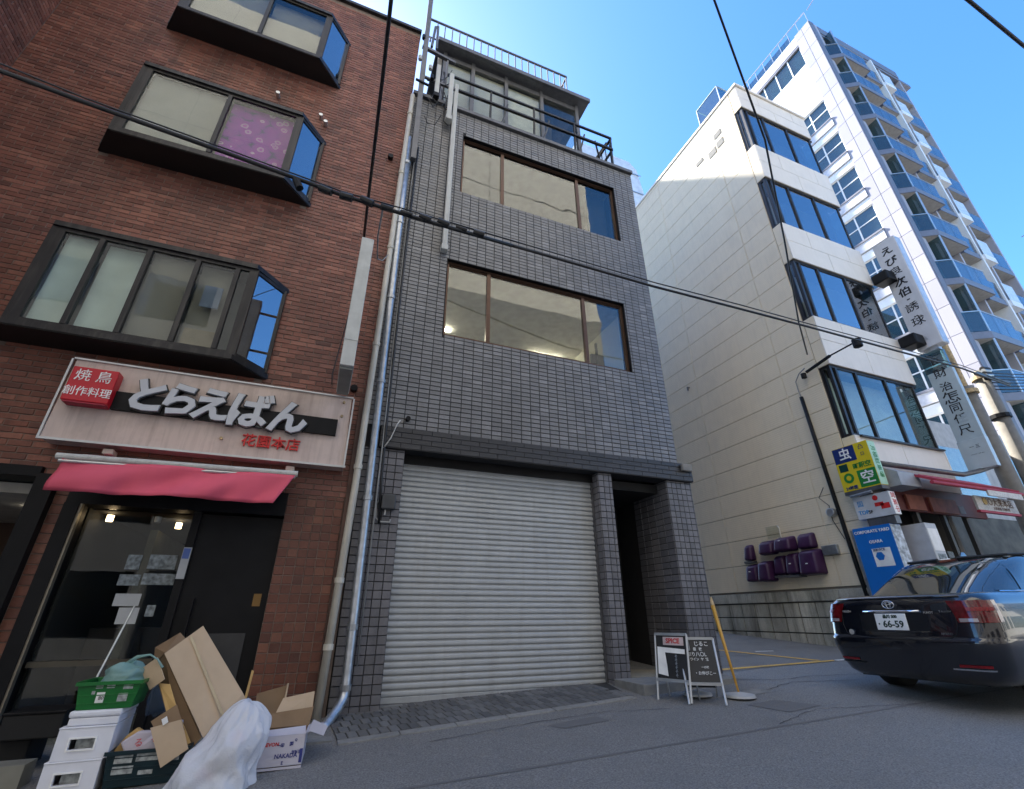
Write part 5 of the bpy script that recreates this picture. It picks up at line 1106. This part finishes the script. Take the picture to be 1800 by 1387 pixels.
# white rubbish bag
def bagmesh():
    vs = []; fs = []; nu, nv_ = 120, 72; c0 = Vector((-.47,4.76,.38))
    for j in range(nv_+1):
        t = j/nv_; z = t*.52
        rad = .275*(1-t**5)**.5*(1-.40*t)+.012
        ox = .14*t; oy = .06*t
        for i in range(nu):
            th = 2*math.pi*i/nu; d = Vector((math.cos(th), math.sin(th), 0)); n1 = noise.noise(Vector((d.x*1.3,d.y*1.3,t*2.4)))
            wv = noise.noise(Vector((d.x*2+5,d.y*2,t*3)))*.35
            f1 = noise.voronoi(Vector((d.x*1.9+wv,d.y*1.9,t*2.1+wv)))[0][0]; f2 = noise.voronoi(Vector((d.x*4.6+wv,d.y*4.6+3,t*5.2)))[0][0]
            k = .80+.24*n1+.26*f1+.13*f2
            vs.append(c0+Vector((ox+d.x*rad*k*1.02, oy+d.y*rad*k*.8, max(0,z*(1+.10*n1)))))
    for j in range(nv_):
        for i in range(nu): a = j*nu+i; b_ = j*nu+(i+1)%nu; fs.append((a,b_,b_+nu,a+nu))
    fs.append(tuple(range(nv_*nu, nv_*nu+nu)))
    return MB().add(vs, fs)
rbag = thing('rubbish_bag', 'bulging white plastic rubbish bag in front of the cartons', 'rubbish bag', (-.47,4.76,.38))
bagmesh().build('bag_film', m_bag, rbag, smooth=True)
crumple('grey_clear_bag', 'dark clear plastic bag hanging behind the crate and cardboard', 'bag', (-1.08,5.55,.93), (.09,.05,.19), m_clear, 9.3, .4, (26,20), 0, None, 4, True)
for x, y, z, r in ((-.44,4.76,.52,.07),(-.36,4.80,.66,.05),(-.52,4.74,.46,.05)): MB().tube([(x-r,y,z),(x,y,z+.02),(x+r,y,z)], [r*.6,r,r*.5], 10).build('bag_contents', m_cardd if r > .055 else m_redc, rbag, smooth=True)
# silver pole with blank card in the shop glass front
ss = thing('card_stand', 'thin silver pole behind the green crate reaching to the papers', 'pole', (-1.45,5.5,.45)); MB().tube([(-1.72,5.6,.45),(-1.68,6.3,1.62)], .010, 7).build('pole_shaft', m_galv, ss)
# dim stacked things at the left edge
for i, (x, y, z0, z1, l) in enumerate(((-2.15,5.9,g(-2.1,6),.62,'low dark box at the left edge of the shop front'),(-1.95,5.8,.63,.80,'upper dark box at the left edge of the shop front'))):
    p = thing('dark_box', l, 'box', (x,y,z0)); B(x-.2,x+.2,y-.15,y+.2,z0,z1).build('box_body', m_darki, p, bevel=.01); B(x-.21,x+.21,y-.16,y+.21,z1+.001,z1+.02).build('lid', m_blackm, p, bevel=.005)
tag(B(-2.05,-1.78,5.3,5.5,g(-1.9,5.4),.53).build('pale_bin', mat('pale_bin', (.22,.22,.19), .7)), 'pale grey-green tub at the bottom left corner', 'tub')

# ---------------------------------------------------------------- car
def car_paint():
    m, n, l, b = nodes('black_car_paint'); b.inputs['Base Color'].default_value = (.004,.005,.009,1); b.inputs['Roughness'].default_value = .22; b.inputs['Coat Weight'].default_value = 1; b.inputs['Coat Roughness'].default_value = .02; b.inputs['Coat IOR'].default_value = 1.5; return m
m_car = car_paint(); m_carg = glass('car_glass', (.10,.11,.10), 2.0); m_tyre = mat('tyre_rubber', (.012,.012,.012), .8); m_rim = mat('wheel_alloy', (.4,.4,.42), .3, .9)
m_lampr = mat('lamp_red', (.11,.006,.008), .15, var=.5, scale=14, spec=.6, coat=.3); m_lampc = mat('lamp_clear', (.32,.27,.27), .1, spec=.9, coat=1); m_chrome = mat('chrome', (.7,.7,.72), .08, 1, var=0); m_trim = mat('black_trim', (.008,.008,.008), .6); m_refl = mat('red_reflector', (.20,.006,.008), .25)
SC = 1.055
car = thing('black_car', 'black four door sedan parked with its boot and number plate towards us', 'car', (6.42,4.06,g(7.3,4.4)-.01))
car.rotation_euler = (0, -math.atan(.02), 0); car.scale = (SC,SC,SC)
# local: x forward from the tail, y left (away), z up
Lc = 4.62
def prof(z):     # plan outline at height z -> (rear x, front x, half width, exponent)
    t = max(0, min(1, (z-.17)/.83))
    ks = [(.17,.16,4.40,.74),(.24,.07,4.50,.80),(.34,.035,4.58,.845),(.50,.0,4.62,.872),(.585,.0,4.62,.876),(.60,.028,4.60,.876),(.62,.03,4.60,.878),(.74,.05,4.56,.873),(.86,.075,4.45,.86),(.95,.095,4.25,.835),(1.0,.13,4.1,.80),(1.025,.17,4.0,.76)]
    for a, b in zip(ks, ks[1:]):
        if z <= b[0]+1e-9:
            u = (z-a[0])/(b[0]-a[0]); return tuple(a[i]+(b[i]-a[i])*u for i in (1,2,3))
    return ks[-1][1:]
def half(xr, xf, w, s):
    """half plan outline: s 0 rear centre .. 1 front centre, tight rounded corners"""
    rx, ry, fx, fy = .26, .20, .75, .38
    if s < .22: u = s/.22; y = (w-ry)*u; return xr+.09*(y/w)**2.2, y
    c0 = xr+.09*((w-ry)/w)**2.2
    if s < .36: t = (s-.22)/.14*math.pi/2; return c0+rx*(1-math.cos(t)), (w-ry)+ry*math.sin(t)
    x1 = c0+rx; x2 = xf-fx
    if s < .74: u = (s-.36)/.38; return x1+(x2-x1)*u, w
    if s < .90: t = (s-.74)/.16*math.pi/2; return x2+fx*math.sin(t)*.9, (w-fy)+fy*math.cos(t)
    u = (s-.90)/.10; return x2+fx*(.9+.1*u), (w-fy)*(1-u)
def out_s(z, s, sd, off=0):
    xr, xf, w = prof(z); x, y = half(xr, xf, w, s)
    if off:
        xa, ya = half(xr, xf, w, max(0,s-.004)); xb, yb = half(xr, xf, w, min(1,s+.004)); d = Vector((xb-xa, yb-ya)); d.normalize(); x -= d.y*off; y += d.x*off
    y *= sd; zz = z
    if z > .55: zz = z-(z-.55)*.42*max(0, min(1, (x-3.1)/1.5))**1.2-(z-.55)*.12*max(0, min(1, (x-2.8)/1.0))
    return Vector((x, y, zz))
def out_pt(z, a, off=0): 
    a = a % (2*math.pi); return out_s(z, 1-a/math.pi, 1, off) if a <= math.pi else out_s(z, a/math.pi-1, -1, off)
NA = 96
ang = [2*math.pi*i/NA for i in range(NA)]
zs = [.19,.21,.24,.29,.34,.42,.50,.56,.585,.60,.62,.68,.74,.80,.86,.91,.95,.98,1.0,1.015,1.025]
body = MB(); vs = []; fs = []
for z in zs:
    for a in ang: vs.append(out_pt(z, a))
for k in (.9,.7,.4,0):
    for a in ang:
        p = out_pt(1.025, a); cx = 2.1; vs.append(Vector((cx+(p.x-cx)*k if k else cx+(p.x-cx)*.02, p.y*max(k,.02), p.z+.012*(1-k))))
for j in range(len(zs)+3):
    for i in range(NA): a = j*NA+i; b_ = j*NA+(i+1)%NA; fs.append((a,b_,b_+NA,a+NA))
# wheel arches: drop faces inside the arch circles
WX, WR = (.98,3.70), .355
def in_arch(c): return abs(c.y) > .6 and any((c.x-wx)**2+(c.z-.31)**2 < WR**2 for wx in WX)
fs = [f for f in fs if not in_arch(sum((vs[i] for i in f), Vector())/4)]
cbody = MB().add(vs, fs).build('body', m_car, car, local=True, smooth=True)
B(.2,4.4,-.62,.62,.18,.6).build('underbody', m_trim, car, local=True)
for wx in WX: 
    for s in (-1,1):
        MB().prism([(wx+WR*1.02*math.cos(t), .31+WR*1.02*math.sin(t)) for t in [math.pi*k/12 for k in range(13)]]+[(wx-WR*1.02,.15),(wx+WR*1.02,.15)], s*.60, s*.63, 'y').build('arch_liner', m_trim, car, local=True)
# greenhouse
def gh(v, a, off=0):
    ks = [(0,.50,3.62,.765,3.6),(.25,.78,3.38,.73,3.6),(.5,1.05,3.12,.69,3.5),(.75,1.33,2.86,.645,3.4),(.92,1.60,2.62,.60,3.2),(1,1.78,2.46,.53,3.0)]
    hz = [.99,1.12,1.25,1.37,1.435,1.455]
    for k, (p, q_) in enumerate(zip(ks, ks[1:])):
        if v <= q_[0]+1e-9:
            u = (v-p[0])/(q_[0]-p[0]); xr, xf, w, n_ = (p[i]+(q_[i]-p[i])*u for i in range(1,5)); z = hz[k]+(hz[k+1]-hz[k])*u; break
    cx = (xr+xf)/2; ax = (xf-xr)/2+off; w += off; ca, sa = math.cos(a), math.sin(a); zz = z+off*.5
    return Vector((cx+ax*math.copysign(abs(ca)**(2/n_), ca), w*math.copysign(abs(sa)**(2/n_), sa), zz))
vsn_ = [0,.08,.16,.25,.37,.5,.62,.75,.84,.92,.97,1.0]; vs = [gh(v, a) for v in vsn_ for a in ang]; fs = []
for k in (.8,.5,.02):
    for a in ang: p = gh(1, a); vs.append(Vector((2.12+(p.x-2.12)*k, p.y*k, 1.455+.03*(1-k*k))))
for j in range(len(vsn_)+2):
    for i in range(NA): a = j*NA+i; b_ = j*NA+(i+1)%NA; fs.append((a,b_,b_+NA,a+NA))
MB().add(vs, fs).build('cabin', m_car, car, local=True, smooth=True)
def patch(fn, u0, u1, v0, v1, nu=24, nv_=8, off=.006):
    vs = []; fs = []
    for j in range(nv_+1):
        for i in range(nu+1): vs.append(fn(v0+(v1-v0)*j/nv_, u0+(u1-u0)*i/nu, off))
    for j in range(nv_):
        for i in range(nu): a = j*(nu+1)+i; fs.append((a,a+1,a+nu+2,a+nu+1))
    n0 = len(vs)
    return MB().add(vs, fs)
def ghy(v, y, off):     # rear screen by lateral position
    p0, w = None, abs(gh(v, math.pi/2).y)
    s = max(-.995, min(.995, y/w)); n_ = 3.5; sa = math.copysign(abs(s)**(n_/2), s); a = math.pi-math.asin(max(-1,min(1,sa)))
    return gh(v, a, off)
def ghx(side):
    def f(v, x, off):
        xr = gh(v, math.pi).x; xf = gh(v, 0).x; cx = (xr+xf)/2; s = max(-.999, min(.999, (x-cx)/((xf-xr)/2))); ca = math.copysign(abs(s)**(3.5/2), s)
        return gh(v, side*math.acos(max(-1,min(1,ca))), off)
    return f
vs = []; fs = []; nu, nv_ = 24, 10
for j in range(nv_+1):
    v = .07+.86*j/nv_; wv = abs(gh(v, math.pi/2).y)
    for i in range(nu+1): vs.append(ghy(v, (-1+2*i/nu)*wv*.90, .005))
for j in range(nv_):
    for i in range(nu): a = j*(nu+1)+i; fs.append((a,a+1,a+nu+2,a+nu+1))
m_carb = mat('dark_car_glass', (.02,.022,.02), .03, var=.0, spec=1, coat=1)
MB().add(vs, fs).build('rear_window', m_carb, car, local=True, smooth=True)
for sd in (-1, 1):
    for (a0, b0, a1, b1) in ((.92,1.20,1.42,1.42),(1.26,2.02,1.48,2.04),(2.10,3.05,2.12,2.55)):
        vs = []; fs = []; F = ghx(sd)
        for j in range(7):
            t = j/6; v = .10+.76*t; x0_, x1_ = a0+(a1-a0)*t, b0+(b1-b0)*t
            for i in range(9): vs.append(F(v, x0_+(max(x1_,x0_+.01)-x0_)*i/8, .006))
        for j in range(6):
            for i in range(8): a = j*9+i; fs.append((a,a+1,a+10,a+9))
        MB().add(vs, fs).build('side_window', m_carb, car, local=True, smooth=True)
    F = ghx(sd); MB().tube([F(.08,x,.008) for x in (.95,1.4,2.0,2.6,3.05)], .008, 6).build('window_trim', m_chrome, car, local=True)
    MB().tube([F(.90,x,.03) for x in (1.5,1.7,2.0,2.3,2.6)], .018, 6).build('window_visor', m_trim, car, local=True)
    # door lines and handles
    for x in (1.32, 2.25): MB().tube([Vector((x+.02*math.sin(z*3), sd*(prof(z)[2]-.0015), z)) for z in (.28,.4,.55,.7,.85,.97)], .004, 5).build('door_gap', m_trim, car, local=True)
    for x in (1.45, 2.42): B(x,x+.19,sd*.885-.012,sd*.885+.012,.80,.825).build('door_handle', m_chrome, car, local=True, bevel=.008)
    MB().prism([(2.95,.98),(3.12,.99),(3.12,1.11),(2.97,1.11)], sd*.86, sd*1.02, 'y').build('wing_mirror', m_car, car, local=True, bevel=.03)
    # tail lamps wrapping the corner
    def lb(z, s_, off): return out_s(z, s_, sd, off)
    vs = []; fs = []; nu, nv_ = 22, 7
    a_in, a_out = .19, .357
    for j in range(nv_+1):
        t = j/nv_; z = .745+.205*t; ai = a_in+.012*(1-t); ao = a_out-.02*(1-t)
        for i in range(nu+1): vs.append(lb(z, ai+(ao-ai)*(i/nu)**1.0, .008+.010*math.sin(math.pi*i/nu)))
    for j in range(nv_):
        for i in range(nu): a = j*(nu+1)+i; fs.append((a,a+1,a+nu+2,a+nu+1) if sd > 0 else (a,a+nu+1,a+nu+2,a+1))
    tl = MB().add(vs, fs).build('tail_lamp', m_lampr, car, local=True, smooth=True)
    vs2 = []; 
    for j in range(3):
        z = .85+.018*j
        for i in range(7): vs2.append(lb(z, a_in+.05+.014*i, .022))
    MB().add(vs2, [(j*7+i,j*7+i+1,j*7+i+8,j*7+i+7) for j in range(2) for i in range(6)]).build('lamp_reflector', m_refl, tl, local=True)
    vs2 = []
    for j in range(3):
        z = .752+.016*j
        for i in range(5): vs2.append(lb(z, a_in+.018+.014*i, .021))
    MB().add(vs2, [(j*5+i,j*5+i+1,j*5+i+6,j*5+i+5) for j in range(2) for i in range(4)]).build('reversing_lamp', m_lampc, tl, local=True)
    vs2 = []
    for j in range(5):
        z = .75+.05*j
        for i in range(3): vs2.append(lb(z, a_out-.022+.008*i, .012))
    MB().add(vs2, [(j*3+i,j*3+i+1,j*3+i+4,j*3+i+3) for j in range(4) for i in range(2)]).build('lamp_edge', m_lampc, tl, local=True)
    # bumper reflectors
    vs2 = []
    for j in range(2):
        for i in range(9): vs2.append(lb(.345+.024*j, .17+.012*i, .006))
    MB().add(vs2, [(i,i+1,i+10,i+9) for i in range(8)]).build('bumper_reflector', m_refl, car, local=True)
    vs2 = []
    for j in range(2):
        for i in range(11): vs2.append(lb(.318+.014*j, .15+.0125*i, .008))
    MB().add(vs2, [(i,i+1,i+12,i+11) for i in range(10)]).build('bumper_trim', m_chrome if sd < 0 else m_trim, car, local=True)
    for wx in WX:
        w = thing('wheel', '', '', (0,0,0)); del w['label']; del w['category']; bpy.data.objects.remove(w)
        ty = MB().tube([(wx,sd*.60,.31),(wx,sd*.62,.31),(wx,sd*.80,.31),(wx,sd*.825,.31)], [.29,.315,.315,.29], 32).build('tyre', m_tyre, car, local=True, smooth=False, bevel=.01)
        MB().tube([(wx,sd*.81,.31),(wx,sd*.832,.31)], .205, 28).build('rim_disc', m_trim, ty, local=True)
        for k in range(10):
            t = 2*math.pi*k/10; MB().bar((wx+.03*math.cos(t),sd*.836,.31+.03*math.sin(t)),(wx+.20*math.cos(t),sd*.836,.31+.20*math.sin(t)),.03,.012).build('spoke', m_rim, ty, local=True)
def rear(y, z, off):
    xr, xf, w = prof(z); return Vector((xr+.09*abs(y/w)**2.2-off, y, z))
def rquad(y0, y1, z0, z1, off, ny=6, nz=2):
    vs = [rear(y0+(y1-y0)*i/ny, z0+(z1-z0)*j/nz, off) for j in range(nz+1) for i in range(ny+1)]
    return MB().add(vs, [(j*(ny+1)+i+1,j*(ny+1)+i,j*(ny+1)+i+ny+1,j*(ny+1)+i+ny+2) for j in range(nz) for i in range(ny)])
m_rec = mat('boot_recess', (.006,.007,.010), .3, var=.1)
rquad(-.36,.36,.665,.835,.004).build('plate_recess', m_rec, car, local=True); 
MB().tube([rear(y,.855,.012) for y in (-.30,-.15,0,.15,.30)], .013, 8).build('boot_chrome_bar', m_chrome, car, local=True, smooth=True)
MB().tube([rear(y,.655,.006) for y in (-.36,-.15,.1,.36)], .006, 6).build('recess_edge', m_car, car, local=True)
# boot lid shut lines
gap = [rear(-.60,.90,.002),rear(-.60,.72,.002),rear(-.57,.63,.002),rear(-.50,.60,.002),rear(-.2,.585,.002),rear(.2,.585,.002),rear(.50,.60,.002),rear(.57,.63,.002),rear(.60,.72,.002),rear(.60,.90,.002)]
MB().tube(gap, .004, 5).build('boot_gap', m_trim, car, local=True)
MB().tube([rear(y,.992,.006) for y in (-.66,-.4,0,.4,.66)], .012, 7).build('boot_lip', m_car, car, local=True, smooth=True)
# number plate
pl = MB(); px = rear(0,.75,.018).x
npl = MB().hexa([(px-.012,.165,.668),(px-.012,-.165,.668),(px,-.165,.668),(px,.165,.668),(px+.002,.165,.833),(px+.002,-.165,.833),(px+.014,-.165,.833),(px+.014,.165,.833)]).build('number_plate', m_wp, car, local=True, bevel=.003)
m_pg2 = mat('plate_green_black', (.01,.03,.02), .6)
def ptxt(t, s, y, z, n_): text(t, s, (px-.013+.085*(z-.668)*1.0,y,z), (0,-1,0), (.085,0,1), m_pg2, n_, npl, .001, .0025, local=True)
ptxt('66-59', .095, -.02, .725, 'plate_number'); ptxt('・', .06, .13, .725, 'plate_dot'); ptxt('品川 500', .040, .0, .803, 'plate_region')
# emblem: three chrome ovals
def ring(cy, cz, a, b, r, n_=28): return MB().tube([Vector((rear(0,.925,.016).x+ (cz-.925)*-.0, cy+a*math.cos(2*math.pi*k/n_), cz+b*math.sin(2*math.pi*k/n_))) for k in range(n_+1)], r, 6, False)
for (cy_, cz_, a_, b_) in ((0,.925,.062,.041),(0,.925,.021,.040),(0,.939,.040,.015)): ring(cy_, cz_, a_, b_, .0055).build('emblem_ring', m_chrome, car, local=True, smooth=True)
for t, s, y, z in (('PRIUS+',.034,.52,.86),('PUHOT',.028,-.38,.84),('S touring',.03,-.53,.85),('HYBRID',.030,-.50,.64)):
    o_ = rear(y, z, .008); text(t, s, o_, (0.0,-1,0), (.08,0,1), m_chrome, 'badge', car, .002, .001, local=True)
MB().tube([rear(.50,.64,.004), rear(.50,.64,.012)], .03, 14).build('round_badge', m_chrome, car, local=True)
fa = MB().hexa([(1.80,.02,1.455),(1.80,-.02,1.455),(1.98,-.02,1.465),(1.98,.02,1.465),(1.90,.004,1.53),(1.90,-.004,1.53),(1.96,-.006,1.53),(1.96,.006,1.53)]).build('aerial_fin', m_car, car, local=True)
